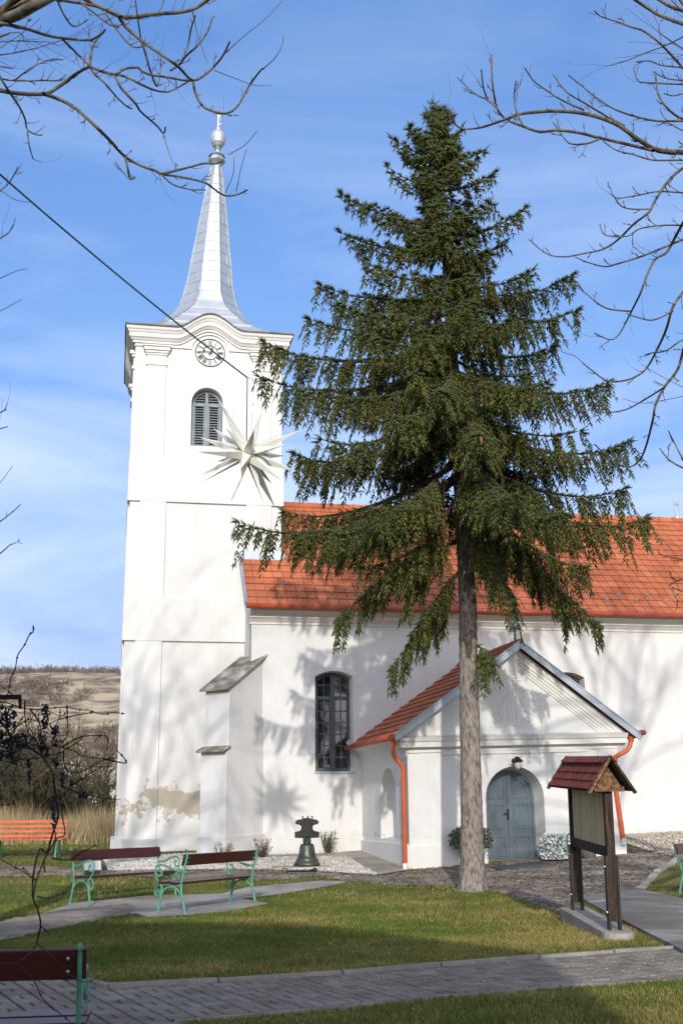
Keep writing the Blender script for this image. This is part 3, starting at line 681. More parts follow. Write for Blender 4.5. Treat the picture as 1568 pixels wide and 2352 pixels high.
b = MB(); nvn = 17
UR0 = CH(568, 1390, -.42)[0]
tiles(b, (UR0, -.42, RZ(-.42)), (NU1, -.42, RZ(-.42)), (UR0, RW, RZ(RW)), (NU1, RW, RZ(RW)), 62, nvn, cut=lambda s, t: False)
b.add([(UR0, -.40, RZ(-.40)-.03), (NU1, -.40, RZ(-.40)-.03), (NU1, RW, RZ(RW)-.03), (UR0, RW, RZ(RW)-.03), (UR0, 2*RW+.4, RZ(-.42)-.03), (NU1, 2*RW+.4, RZ(-.42)-.03)], [(0, 1, 2, 3), (3, 2, 5, 4)])
nroof = b.build('nave_roof', M_['tile'], church, recalc=False)
b = MB()
for i in range(36):
    u = UR0+i*.46; b.lathe([(.13, 0), (.115, .44), (.10, .50)], (0, 0, 0), 10, Matrix.Translation((u, RW, RZ(RW)+.02)) @ Matrix.Rotation(pi/2, 4, 'Y'))
b.build('ridge_tile', M_['tile'], nroof)
b = MB(); b.tube([(UR0-.03, -.50, ZE-.02), (NU1, -.50, ZE-.02)], .072, 12); b.build('gutter', M_['gutter'], nroof, smooth=True)
b = MB(); b.bar((UR0-.02, -.42, RZ(-.42)+.02), (UR0-.02, T, RZ(T)+.05), .07, .09); b.build('verge_flashing', M_['zinc_dull'], nroof)
b = MB(); fl = T-.03; b.box(UR0-.02, UC+H+.04, fl-.14, fl+.01, RZ(T)-.12, RZ(T)+.12); b.box(UC+H+.058, UC+H+.10, fl, RW, RZ(T)-.1, RZ(T)+.16); b.build('wall_flashing', M_['zinc_dull'], nroof)
gm = MB(); gm.box(-.018, .018, -.05, .05, .0, .05); gm.box(-.018, .018, -.05, -.03, .04, .12)
g0 = None
for row, wq in enumerate((.0, .22)):
    for i in range(15):
        u = UR0+.55+i*.86+row*.43
        if row == 1 and i > 13: continue
        if g0 is None:
            o = gm.build('snow_guard', M_['zinc'], nroof); g0 = o
        else:
            o = g0.copy(); COL.objects.link(o); o.parent = nroof
        o.location = (u, wq, RZ(wq)+.05); o.rotation_euler = (atan(RP), 0, 0)
# ridge end finial
fu, fz = CH(1555, 1213, RW); pm = abs(CH(1556, 1213, RW)[0]-fu)
b = MB(); b.lathe([(5*pm, fz-.1), (4*pm, fz+6*pm), (7*pm, fz+8*pm), (3*pm, fz+12*pm), (6*pm, fz+20*pm), (6*pm, fz+26*pm), (2*pm, fz+32*pm), (1.5*pm, fz+46*pm)], (fu, RW, 0), 10)
for i in range(8):
    a = i*pi/4; d = Vector((cos(a), 0, sin(a))); b.lathe([(1.6*pm, 0), (.3*pm, 11*pm)], (0, 0, 0), 4, Matrix.Translation((fu, RW, fz+52*pm)) @ d.to_track_quat('Z', 'Y').to_matrix().to_4x4())
b.build('ridge_finial', M_['zinc'], nroof)
# corner buttress, set diagonally
A = Vector((CH(601, 1800)[0], 0, 0)); d1 = Vector((-.74, -.67, 0)).normalized(); d2 = Vector((-d1.y*-1, d1.x*-1, 0)); d2 = Vector((-.67, .74, 0)).normalized()
LB, WB = 1.25, .80
def buttress(l, wd, z0, z1a, z1b, side=0):       # z1a at the end, z1b at the wall
    p = [A+d1*-.6-d2*side, A+d1*l-d2*side, A+d1*l+d2*(wd+side), A-d1*.6+d2*(wd+side)]
    zt_ = [z1b+(z1b-z1a)/l*.6, z1a, z1a, z1b+(z1b-z1a)/l*.6]
    return [Vector((q.x, q.y, z0)) for q in p]+[Vector((q.x, q.y, z)) for q, z in zip(p, zt_)]
BF = [(0, 1, 2, 3), (4, 7, 6, 5), (0, 4, 5, 1), (1, 5, 6, 2), (2, 6, 7, 3), (3, 7, 4, 0)]
zu_e = CH(520, 1578, -.85)[1]; zu_w = CH(600, 1514)[1]; zl_e = CH(500, 1726, -.9)[1]; zp = CH(500, 1922, -.9)[1]
b = MB(); b.add(buttress(LB, WB, -.5, zu_e, zu_w), BF); b.add(buttress(LB+.10, WB, -.5, zl_e, zl_e+.9, .025), BF[:1]+BF[2:]); b.add(buttress(LB+.15, WB, -.5, zp, zp+.06, .06), BF)
but = b.build('buttress', M_['plaster'], church, bevel=.015)
def cap(l0, l1, z0, z1, ov, th):
    p = [A+d1*l0-d2*ov, A+d1*l1-d2*ov, A+d1*l1+d2*(WB+ov), A+d1*l0+d2*(WB+ov)]; zz = [z1, z0, z0, z1]
    return [Vector((q.x, q.y, z)) for q, z in zip(p, zz)]+[Vector((q.x, q.y, z+th)) for q, z in zip(p, zz)]
sl_ = (zu_w-zu_e)/LB
q = MB(); q.add(cap(-.12, LB+.14, zu_e-.14*sl_+.01, zu_w+.12*sl_+.01, .09, .07), BF); q.build('cap_stone', M_['stone_cap'], but, bevel=.02)
q = MB(); q.add(cap(LB-.02, LB+.24, zl_e-.02, zl_e+.10, .08, .06), BF); q.build('cap_stone', M_['stone_cap'], but, bevel=.02)

# ------------------------------------------------------------------ porch (parts of the church)
SH = .023
PM = CH.I @ PO.M; PI_ = PM.inverted()
def pz(px, py, off=0.):
    u, z = PO(px, py, off); return u, z-SH*u
def pbuild(mb, name, mt, parent, **k):
    vs = []
    for v in mb.v: vs.append(tuple(PM @ Vector((v[0], v[1], v[2]+SH*v[0]))))
    mb.v = vs; return mb.build(name, mt, parent, **k)
PW = PO(1427, 1900)[0]; pb = pz(940, 2000)[1]; 
e0 = pz(1184, 1712)[1]; e1 = pz(1184, 1690)[1]
apx = pz(1184, 1480); vl = pz(901, 1692); vr = pz(1456, 1690)
ZG = vl[1]
def back_to_nave(u, z, off=.06):           # along the porch depth to the nave wall
    p = PM @ Vector((u, 0, 0)); d = PM.to_3x3() @ Vector((0, 1, 0)); return (off-p.y)/d.y
slope = (apx[1]-vl[1])/(apx[0]-vl[0]); slr = (apx[1]-vr[1])/(vr[0]-apx[0])
def zroof(u): return apx[1]-(apx[0]-u)*slope if u < apx[0] else apx[1]-(u-apx[0])*slr
dl, db = pz(1121, 1987); dr = pz(1256, 1978)[0]; dt = pz(1184, 1760)[1]
rd = (dr-dl)/2
do = arch(dl, dr, pb-.3, dt, 18); di = arch(dl+.10, dr-.10, pb-.3, dt-.09, 18)
b = MB(); b.holed([(0, pb-.5), (PW, pb-.5), (PW, zroof(PW)-.1), (apx[0], apx[1]-.10), (0, zroof(0)-.1)], [(do, di)], 0, .52)
bw0, bw1 = back_to_nave(0, 0), back_to_nave(PW, 0)
porch = pbuild(b, 'porch_wall', M_['porch_plaster'], church)
# left side wall with its blind niche
nl = []; 
b = MB(); Ls = back_to_nave(0, 0, .1)
na, nb_ = .22*Ls, .55*Ls; z_n0 = pb+.62; z_n1 = 2.45
hs = arch(na, nb_, z_n0, z_n1, 12); hin = arch(na+.06, nb_-.06, z_n0+.05, z_n1-.06, 12)
q = MB(); q.holed([(0, pb-.5), (Ls, pb-.5), (Ls, ZG+.15), (0, ZG+.15)], [(hs, hin)], 0, .30); q.prism(hin, .30, .32)
MSide = Matrix(((0, 1, 0, 0), (1, 0, 0, 0), (0, 0, 1, 0), (0, 0, 0, 1)))   # (along, depth) -> porch (u=depth, w=along)
q.v = [tuple(MSide @ Vector(v)) for v in q.v]
b.v, b.f, b.mi = q.v, q.f, q.mi
pbuild(b, 'porch_side_wall', M_['porch_plaster'], porch)
b = MB(); b.box(PW-.02, PW, 0.01, bw1, pb-.5, ZG+.1); pbuild(b, 'porch_side_wall', M_['porch_plaster'], porch)
# plinth, pilasters, recess frames
zpp = pz(980, 1942)[1]
for q_ in ((-.06, dl-.02, -.06, .01, pb-.5, zpp), (dr+.02, PW+.06, -.06, .01, pb-.5, zpp), (-.06, .01, .012, Ls, pb-.5, zpp+.05)): b = MB(); b.box(*q_); pbuild(b, 'porch_plinth', M_['porch_plaster'], porch, bevel=.015)
ptop = pz(985, 1729)[1]
for a, c in ((.0, PO(983, 1800)[0]), (PO(1377, 1800)[0]-.02, PW)):
    b = MB(); b.box(a+.001, c, -.035, .01, zpp-.01, ptop-.02); pbuild(b, 'porch_pilaster', M_['porch_plaster'], porch, bevel=.012)
b = MB(); fa, fb = PO(1017, 1800)[0], PO(1352, 1800)[0]
b.box(fa-.03, fb+.03, -.03, .01, ptop-.06, ptop+.001); b.box(.003, PW-.003, -.03, .01, ptop, e0-.05)
pbuild(b, 'porch_frame', M_['porch_plaster'], porch, bevel=.01)
# entablature and raking mouldings
b = MB(); pr = [(0, e0-.05), (-.05, e0-.04), (-.07, e0-.005), (-.16, e0), (-.17, e0+.11), (-.20, e0+.125), (-.24, e1-.01), (-.25, e1), (-.05, e1+.05), (0, e1+.05)]
b.strip([Vector((-.20, a, z)) for a, z in pr], [Vector((PW+.2, a, z)) for a, z in pr]); n = len(pr)
b.add([Vector((-.20, a, z)) for a, z in pr], [tuple(range(n))]); b.add([Vector((PW+.20, a, z)) for a, z in pr], [tuple(range(n))])
pbuild(b, 'porch_cornice', M_['trim'], porch)
b = MB()
for k, (o0, o1, pj) in enumerate(((.10, .22, .115), (.22, .30, .095), (.30, .36, .072), (.36, .42, .05), (.42, .47, .028))):
    for s in (-1, 1):
        sl2 = slope if s < 0 else slr; cc = sqrt(1+sl2*sl2)
        ue = vl[0]+.1 if s < 0 else vr[0]-.1
        def pt(u, o): return (u, zroof(u)-o*cc)
        zmin = e1+.03
        P = []
        # clip the band at the entablature
        def uat(o):    # where band offset o meets zmin
            if s < 0: return max(ue, apx[0]-(apx[1]-o*cc-zmin)/sl2)
            return min(ue, apx[0]+(apx[1]-o*cc-zmin)/sl2)
        P = [pt(apx[0], o0), pt(apx[0], o1), pt(uat(o1), o1), pt(uat(o0), o0)]
        b.prism(P, -pj, .005)
pbuild(b, 'raking_moulding', M_['trim'], porch)
# flowing relief in the gable
b = MB()
def rp(px, py): u, z = pz(px, py); return Vector((u, .012, z))
for line in ([(1160, 1600), (1150, 1620), (1140, 1632), (1130, 1645), (1132, 1660), (1145, 1662), (1152, 1650), (1146, 1640)], [(1190, 1600), (1198, 1612), (1205, 1630), (1216, 1638), (1222, 1648), (1216, 1656), (1206, 1652), (1206, 1642)],
             [(1166, 1655), (1168, 1600), (1172, 1560)], [(1186, 1655), (1186, 1600), (1184, 1560)], [(1162, 1562), (1196, 1562)], [(1166, 1556), (1192, 1556)], [(1170, 1555), (1164, 1530), (1176, 1510), (1178, 1500)], [(1184, 1555), (1194, 1528), (1180, 1512)], [(1124, 1668), (1150, 1668), (1170, 1662), (1200, 1668), (1228, 1662)], [(1148, 1590), (1136, 1580), (1140, 1572)], [(1200, 1586), (1214, 1592), (1220, 1582)]):
    b.tube(smooth_path([rp(*p) for p in line], 3), .028, 8)
pbuild(b, 'gable_relief', M_['porch_plaster'], porch)
# porch roof
b = MB(); ov = -.27
def P3(u, wq, dz=0): return Vector((u, wq, zroof(u)+dz))
for s in (-1, 1):
    ue = vl[0]-.02 if s < 0 else vr[0]+.02
    p00 = P3(ue, ov); p10 = P3(ue, back_to_nave(ue, 0)); p01 = P3(apx[0], ov); p11 = P3(apx[0], back_to_nave(apx[0], 0))
    tiles(b, p00, p10, p01, p11, 15, 13, rnd=random.Random(9)); dn = Vector((0, 0, -.04))
    b.add([p00+dn, p10+dn, p11+dn, p01+dn], [(0, 1, 2, 3)])
proof = pbuild(b, 'porch_roof', M_['tile'], church, recalc=False)
b = MB()
bk = back_to_nave(apx[0], 0)
for i in range(int((bk-ov)/.4)+1):
    b.lathe([(.10, 0), (.085, .40), (.075, .44)], (0, 0, 0), 10, Matrix.Translation((apx[0], ov+i*.4, apx[1]+.0)) @ Matrix.Rotation(-pi/2, 4, 'X'))
pbuild(b, 'ridge_tile', M_['tile'], proof)
for s in (-1, 1):
    b = MB(); ue = vl[0]-.03 if s < 0 else vr[0]+.03
    b.bar(P3(ue, ov-.01, -.05), P3(apx[0], ov-.01, -.05), .03, .12, (0, 0, 1)); b.bar(P3(ue, ov+.03, .05), P3(apx[0], ov+.03, .05), .13, .03)
    b.bar(P3(ue, back_to_nave(ue, 0)-.03, .07), P3(apx[0], back_to_nave(apx[0], 0)-.03, .07), .03, .18)
    pbuild(b, 'verge_flashing', M_['zinc_dull'], proof)
for s in (-1, 1):
    ue = vl[0]-.09 if s < 0 else vr[0]+.09
    b = MB(); b.tube([(ue, ov-.03, ZG-.03), (ue, back_to_nave(ue, 0)-.03, ZG-.03)], .062, 10); pbuild(b, 'gutter', M_['gutter'], proof, smooth=True)
    # coved soffit
    b = MB(); uw = 0 if s < 0 else PW; L2 = min(back_to_nave(ue, 0), back_to_nave(uw, 0))
    prf = [(uw, ZG-.45), (uw+s*.03, ZG-.28), (uw+s*.10, ZG-.14), (uw+s*.22, ZG-.07), (ue+(-s)*.02, ZG-.04)]
    b.strip([Vector((u, .0, z)) for u, z in prf], [Vector((u, L2, z)) for u, z in prf]); b.add([Vector((u, .0, z)) for u, z in prf]+[Vector((uw, 0, ZG))], [tuple(range(len(prf)+1))]); pbuild(b, 'soffit', M_['trim'], proof)
b = MB(); fz = apx[1]+.08; b.lathe([(.035, fz-.1), (.03, fz+.12), (.045, fz+.14), (.03, fz+.17), (.05, fz+.24), (.10, fz+.28), (.12, fz+.33), (.10, fz+.39), (.03, fz+.43), (.012, fz+.46), (.010, fz+.54)], (apx[0]-.04, ov+.2, 0), 12); pbuild(b, 'finial', M_['zinc_dull'], proof, smooth=True)
# downpipes
for pts, off in ((([(905, 1702), (903, 1725), (908, 1742), (921, 1756), (926, 1772), (926, 1800), (928, 1860), (929, 1920), (930, 1996)]), -.14), (([(1448, 1696), (1446, 1712), (1438, 1724), (1420, 1734), (1411, 1744), (1411, 1770), (1415, 1820), (1425, 1890), (1431, 1938)]), -.10)):
    b = MB(); P = []
    for px, py in pts: u, z = pz(px, py, off); P.append(Vector((u, off, z)))
    b.tube(smooth_path(P, 3), .052, 10); p = pbuild(b, 'downpipe', M_['orange_pipe'], church, smooth=True)
    b = MB(); b.lathe([(.085, .05), (.055, -.08)], (P[0].x, P[0].y, P[0].z), 10)
    for t in (5, 7):
        c = P[t]; b.lathe([(.06, -.02), (.06, .02)], (c.x, c.y, c.z), 10)
    pbuild(b, 'pipe_bracket', M_['orange_pipe'], p)
    b = MB(); c = P[-1]; b.lathe([(.058, -.02), (.058, .12)], (c.x, c.y, c.z), 10); pbuild(b, 'pipe_foot', M_['ochre'], p)
# door
wd = .40; dm = (dl+dr)/2
b = MB(); fo = arch(dl+.06, dr-.06, pb-.1, dt-.055, 18); fi = arch(dl+.14, dr-.14, pb-.1, dt-.13, 18)
P0 = [Vector((u, wd, z)) for u, z in fo]; P1 = [Vector((u, wd, z)) for u, z in fi]; P2 = [Vector((u, wd+.05, z)) for u, z in fi]; b.strip(P0, P1); b.strip(P1, P2)
frame = pbuild(b, 'door_frame', M_['grey_paint'], church)
for s in (-1, 1):
    r = (dr-dl)/2-.13; zs = dt-.055-((dr-dl)/2-.06)
    pts = [(dm+s*.004, pb+.03), (dm+s*r, pb+.03), (dm+s*r, zs)]+[(dm+s*r*cos(a), zs+r*sin(a)) for a in np.linspace(.15, pi/2-.006, 9)]
    b = MB(); b.prism(pts, wd+.03, wd+.07)
    dk = pbuild(b, 'door', M_['grey_paint'], church)
    q = MB(); u0, u1 = sorted((dm+s*.10, dm+s*(r-.08)))
    for z0, z1 in ((pb+.15, pb+.62), (pb+.78, pb+1.32)):
        for a, c, e, f in ((u0, u1, z0, z0+.025), (u0, u1, z1-.025, z1), (u0, u0+.025, z0, z1), (u1-.025, u1, z0, z1)): q.box(a, c, wd+.014, wd+.035, e, f)
        q.box(u0+.05, u1-.05, wd+.018, wd+.034, z0+.05, z1-.05)
    zz0 = pb+1.46; top = [(dm+s*.10, zz0), (dm+s*(r-.09), zz0)]+[(dm+s*max(.10, (r-.09)*cos(a)), zs+(r-.09)*sin(a)) for a in np.linspace(.05, pi/2-.17, 8)]
    for i in range(len(top)): a_, c_ = top[i], top[(i+1) % len(top)]; q.bar((a_[0], wd+.024, a_[1]), (c_[0], wd+.024, c_[1]), .02, .025, (0, 0, 1))
    if s < 0: q.box(dm-.03, dm+.03, wd+.008, wd+.031, pb+.03, zs+r-.06)
    pbuild(q, 'door_panel', M_['grey_paint'], dk, bevel=.006)
    if s < 0:
        q = MB(); q.box(dm-.055, dm-.005, wd-.006, wd+.010, pb+.98, pb+1.22); q.bar((dm-.03, wd-.04, pb+1.12), (dm-.15, wd-.05, pb+1.12), .018, .018); q.bar((dm-.03, wd, pb+1.12), (dm-.03, wd-.045, pb+1.12), .02, .02); pbuild(q, 'handle', M_['iron'], dk)
b = MB(); b.box(dl-.0, dr+.0, .02, .5, pb-.3, pb+.02); pbuild(b, 'threshold', M_['concrete'], church)
# lamp over the door
lu, lz = pz(1187, 1752, -.15)
b = MB(); b.lathe([(.06, 0), (.045, .03)], (0, 0, 0), 12, Matrix.Translation((lu-.02, 0, lz+.05)) @ Matrix.Rotation(pi/2, 4, 'X')); b.tube(smooth_path([(lu-.02, 0, lz+.05), (lu-.02, -.08, lz+.10), (lu-.02, -.15, lz+.13), (lu, -.19, lz+.10)], 3), .014, 6)
b.lathe([(.02, .13), (.05, .11), (.07, .08), (.12, .04), (.135, .02), (.11, .02)], (lu, -.19, lz), 14)
lamp = pbuild(b, 'wall_lamp', M_['iron'], church, smooth=True)
b = MB(); b.lathe([(.075, .02), (.078, -.03), (.066, -.09), (.04, -.13), (.012, -.145)], (lu, -.19, lz), 14); pbuild(b, 'lamp_globe', M_['lamp_glass'], lamp, smooth=True)
print('church done', PW, pb, apx, vl, vr, dt, 'ZE', ZE, zb1, zb1t, zb2, zb2t, ztop)
# ------------------------------------------------------------------ benches
def local_frame(pts):    # rear-left, front-left, rear-right, front-right feet in picture units
    rl, fl, rr, fr = [gp(*p) for p in pts]; c = (rl+fl+rr+fr)/4; d = (rr-rl)+(fr-fl); a = atan2(d.y, d.x)
    return c, a, d.length/2
def spiral(c, r0, r1, a0, turns, x, n=18):
    return [(x, c[0]+(r0+(r1-r0)*i/n)*cos(a0+turns*2*pi*i/n), c[1]+(r0+(r1-r0)*i/n)*sin(a0+turns*2*pi*i/n)) for i in range(n+1)]
def make_bench(label, L=2.0):
    t = thing('park_bench', label, 'bench', group='green iron benches with dark red boards')
    for s in (-1, 1):
        x = s*(L/2-.035); b = MB(); q = .019
        R_ = lambda l: [(x, y, z) for y, z in l]
        rear = [(.30, 0), (.275, .10), (.235, .25), (.215, .40), (.235, .52), (.27, .66), (.305, .80), (.318, .855)]
        b.tube(smooth_path(R_(rear), 3), [.022]*4+[.020]*(len(rear)*3-6), 8)
        b.lathe([(.018, -.01), (.027, .01), (.022, .03), (.008, .04)], (x, .320, .855), 8)
        b.tube(smooth_path(R_([(-.215, 0), (-.20, .10), (-.165, .24), (-.15, .36), (-.17, .42)]), 3), .021, 8)
        for y, z in ((.30, .0), (-.215, .0)):
            b.lathe([(.036, 0), (.036, .018), (.022, .03)], (x, y, z), 8)
        for y, z in ((.286, .06), (-.208, .06), (.245, .22), (-.175, .20)): b.lathe([(.022, -.014), (.031, 0), (.022, .014)], (x, y, z), 8)
        b.tube(smooth_path(R_([(-.20, .425), (-.05, .415), (.10, .405), (.22, .41)]), 3), .018, 6)
        b.tube(smooth_path(R_([(-.165, .24), (-.10, .345), (.02, .385), (.14, .35), (.235, .25)]), 4), .016, 6)
        b.tube(smooth_path(R_([(.262, .63), (.17, .615), (.05, .64), (-.08, .69), (-.20, .705), (-.27, .66), (-.275, .58), (-.22, .535), (-.165, .56), (-.165, .62), (-.205, .63), (-.215, .60)]), 4), .017, 6)
        b.tube(smooth_path(R_([(-.275, .60), (-.27, .52), (-.22, .46), (-.20, .42)]), 3), .016, 6)
        b.tube(smooth_path(R_([(-.19, .42), (-.25, .40), (-.285, .33), (-.265, .26), (-.21, .25), (-.19, .30), (-.215, .335)]), 4), .014, 6)
        b.v = [(x+(v[0]-x)*.7, v[1], v[2]) for v in b.v]; b.build('end_frame', M_['bench_green'], t, smooth=True)
    for y, z, wd_, tl in ((-.115, .448, .165, .02), (.085, .440, .165, .05)):
        b = MB(); b.box(-L/2, L/2, -wd_/2, wd_/2, -.019, .019, Matrix.Translation((0, y, z)) @ Matrix.Rotation(-tl, 4, 'X')); b.build('seat_board', M_['bench_wood'], t, bevel=.006)
    b = MB(); b.box(-L/2, L/2, -.018, .018, -.085, .085, Matrix.Translation((0, .268, .78)) @ Matrix.Rotation(radians(-15), 4, 'X')); b.build('back_board', M_['bench_wood'], t, bevel=.006)
    for s in (-1, 1):
        for z in (.74, .81):
            b = MB(); M = Matrix.Translation((s*(L/2-.10), .287+(z-.775)*.27+.012, z)) @ Matrix.Rotation(radians(-100), 4, 'X'); b.lathe([(.012, 0), (.010, .008), (.003, .011)], (0, 0, 0), 8, M); b.build('bolt', M_['steel'], t)
    return t
RZ4 = lambda c, a: Matrix.Translation(c) @ Matrix.Rotation(a, 4, 'Z')
bA = make_bench('green and dark red bench facing right, seat front visible, farther of the middle pair')
def bench_pts(o, rl, fl, rr, fr, flip):
    c, a, L = local_frame((rl, fl, rr, fr)); M = RZ4(c, a)
    f = (gp(*fl)-gp(*rl)); loc = Matrix.Rotation(-a, 3, 'Z') @ f
    if loc.y > 0: M = RZ4(c, a+pi)
    M = M @ Matrix.Diagonal((1, 1, 1, 1)); return M, L
mA, lA = bench_pts(bA, (158, 2078), (202, 2087), (368, 2057), (415, 2062), False)
mB, lB = bench_pts(bA, (392, 2104), (336, 2101), (599, 2076), (546, 2071), True)
bA.matrix_world = mA; MW[bA.name] = mA
bB = copy_tree(bA, mB, 'bench seen from behind with scrolled green armrest, standing on the concrete path beside the lawn')
dN = ray(186, 2166); pN = at(186, 2166, (.885-.10-CAM_H)/dN.z*dN.y); bN = copy_tree(bA, RZ4(Vector((pN.x-.985, pN.y+.12, -.10)), pi+.13), 'near shaded bench cut off by the left edge, seen from behind on the grey pavers')
pR = gp(1548, 2062); bR = copy_tree(bA, RZ4(Vector((pR.x+.86, pR.y+.95, pR.z)), radians(62)), 'bench at the right edge of the photo standing on the side lawn')
print('bench lengths', lA, lB, mA.translation, mB.translation)
# orange slatted bench
oc = gp(136, 1972); Lo = 3.2
t = thing('slatted_bench', 'bright orange slatted bench with green legs near the dry tall grass', 'bench', RZ4(Vector((oc.x-Lo/2+.1, oc.y, oc.z)), radians(2)))
for s in (-1, 0, 1):
    b = MB(); x = s*(Lo/2-.16); b.tube([(x, .24, 0), (x, .20, .42), (x, .34, .92)], .026, 6); b.tube([(x, -.24, 0), (x, -.22, .42), (x, .2, .42)], .026, 6); b.tube([(x, -.22, .16), (x, .21, .16)], .016, 6); b.build('leg_frame', M_['bench_green'], t)
for i in range(4):
    b = MB(); z = .53+i*.115; b.box(-Lo/2, Lo/2, .20+(z-.42)*.28-.04, .20+(z-.42)*.28-.012, z-.034, z+.034); b.build('back_slat', M_['bench_orange'], t, bevel=.005)
for i in range(5):
    b = MB(); y = -.25+i*.1; b.box(-Lo/2, Lo/2, y-.036, y+.036, .435, .465); b.build('seat_slat', M_['bench_orange'], t, bevel=.005)

# ------------------------------------------------------------------ notice board
def gph(px, py, h):        # point h above the ground
    d = ray(px, py); tt = 3.
    while tt < 60:
        p = EYE+d*tt
        if p.z <= g(p.x, p.y)+h: break
        tt += .01
    return p
SLBH = .13
PLp, PRp = gph(1326, 2097, SLBH), gph(1410, 2128, SLBH)
dx = PRp-PLp; dx.z = 0; WB_ = dx.length; an = atan2(dx.y, dx.x); cm = (PLp+PRp)/2; cm.z = g(cm.x, cm.y)
print('board', PLp, PRp, WB_, degrees(an))
nb = thing('notice_board', 'weathered wooden notice board under a small red shingled roof, on a concrete foot', 'notice board', RZ4(cm, an) @ Matrix.Rotation(radians(2.4), 4, 'Y'))
def zat(px, py, P): # height of a picture point at the distance of P
    d = ray(px, py); return CAM_H+d.z*(P.y/d.y)-cm.z
zTL, zTR = zat(1308, 1802, PLp), zat(1405, 1806, PRp); zE = (zTL+zTR)/2
zBL, zBR = zat(1324, 1942, PLp), zat(1402, 1962, PRp); zB = (zBL+zBR)/2; zA = zat(1413, 1736, PRp)
print('board z', zTL, zTR, zBL, zBR, zA)
h = WB_/2
b = MB(); rr_ = .19; pts = [(-h-.22+0, -rr_), (h+.12, -rr_)]+[(h+.12+rr_*cos(a), rr_*sin(a)) for a in np.linspace(-pi/2, pi/2, 9)]+[(-h-.22, rr_)]+[(-h-.22-rr_*.6*sin(a), rr_*cos(a)) for a in np.linspace(.3, pi-.3, 6)]
bm_ = MB(); n = len(pts); bm_.add([(x, y, SLBH) for x, y in pts]+[(x, y, -.2) for x, y in pts], [tuple(range(n))]+[(i, (i+1) % n, n+(i+1) % n, n+i) for i in range(n)]); bm_.build('concrete_foot', M_['concrete'], nb, bevel=.012)
for s in (-1, 1):
    b = MB(); b.box(s*h-.05, s*h+.05, -.05, .05, SLBH+.10, zE+.03); b.build('post', M_['old_wood'], nb, bevel=.008)
    b = MB(); b.box(s*h-.045-.01, s*h+.045+.01, -.075, -.051, SLBH-.05, SLBH+.85); b.box(s*h-.055, s*h+.055, .051, .075, SLBH-.05, SLBH+.85); b.build('steel_shoe', M_['black_paint'], nb)
    for z in (SLBH+.2, SLBH+.72):
        b = MB(); b.lathe([(.014, 0), (.012, .012), (.004, .016)], (0, 0, 0), 8, Matrix.Translation((s*h, -.075, z)) @ Matrix.Rotation(pi/2, 4, 'X')); b.build('bolt', M_['steel'], nb)
b = MB(); b.box(-h+.05, h-.05, -.02, .02, zB+.10, zE-.05); b.build('board_panel', M_['board'], nb)
for z0, z1, th in ((zB-.02, zB+.10, .045), (zE-.07, zE+.01, .05)):
    b = MB(); b.box(-h+.052, h-.052, -th, th, z0, z1); b.build('rail', M_['old_wood'], nb, bevel=.006)
for s in (-1, 1):
    b = MB(); b.box(s*(h-.052)-.018, s*(h-.052)+.018, -.038, -.0205, zB+.10, zE-.07); b.build('panel_trim', M_['old_wood'], nb)
OX, OW = .235, .262; zr0 = zE-.035; zR = zA
b = MB()
for s in (-1, 1):
    p00, p10, p01, p11 = Vector((-h-OX, s*OW, zr0)), Vector((h+OX-.03, s*OW, zr0)), Vector((-h-OX, 0, zR)), Vector((h+OX-.03, 0, zR))
    nv_ = 4; rn = random.Random(2); nrm = Vector((0, s*(zR-zr0), OW)).normalized()
    for j in range(nv_):
        nu_ = 16
        for i in range(-1, nu_+1):
            s0 = (i+(j % 2)*.5)/nu_; s1 = s0+1/nu_-.003; s0, s1 = max(0, s0), min(1, s1)
            if s1-s0 < .01: continue
            P = lambda a, t_: p00.lerp(p10, a).lerp(p01.lerp(p11, a), t_)
            t0, t1 = j/nv_, min(1, (j+1.15)/nv_); o = nrm*(.028+rn.uniform(0, .004)); o1 = nrm*.012; m_ = (s0+s1)/2
            rim = [P(s0, t0+.09), P(s0*.75+m_*.25, t0+.03), P(m_, t0), P(s1*.75+m_*.25, t0+.03), P(s1, t0+.09)]
            top = [p+o for p in rim]; b.add(top+[P(s1, t1)+o1, P(s0, t1)+o1]+[p+o-nrm*.012 for p in rim], [(0, 1, 2, 3, 4, 5, 6)]+[(k+7, k+8, k+1, k) for k in range(4)])
rf = b.build('roof', M_['shingle'], nb, recalc=False)
b = MB()
for s in (-1, 1): b.add([(-h-OX, s*OW, zr0), (h+OX-.02, s*OW, zr0), (h+OX-.02, 0, zR), (-h-OX, 0, zR)]+[(-h-OX, s*(OW-.03), zr0-.012), (h+OX-.02, s*(OW-.03), zr0-.012), (h+OX-.02, 0, zR-.03), (-h-OX, 0, zR-.03)], [(0, 1, 2, 3), (7, 6, 5, 4), (0, 4, 5, 1), (1, 5, 6, 2), (3, 2, 6, 7), (0, 3, 7, 4)])
b.build('roof_boarding', M_['old_wood'], rf)
b = MB(); nr_ = 17
for i in range(nr_):
    x = -h-OX+(2*h+2*OX-.03)*(i/nr_); e = (2*h+2*OX)/nr_*1.15
    b.add([(x, -.095, zR-.045+.012), (x+e, -.095, zR-.055+.012), (x, 0, zR+.042), (x+e, 0, zR+.03), (x, .095, zR-.033), (x+e, .095, zR-.043)], [(0, 1, 3, 2), (2, 3, 5, 4)])
b.build('ridge_shingles', M_['shingle'], rf, recalc=False)
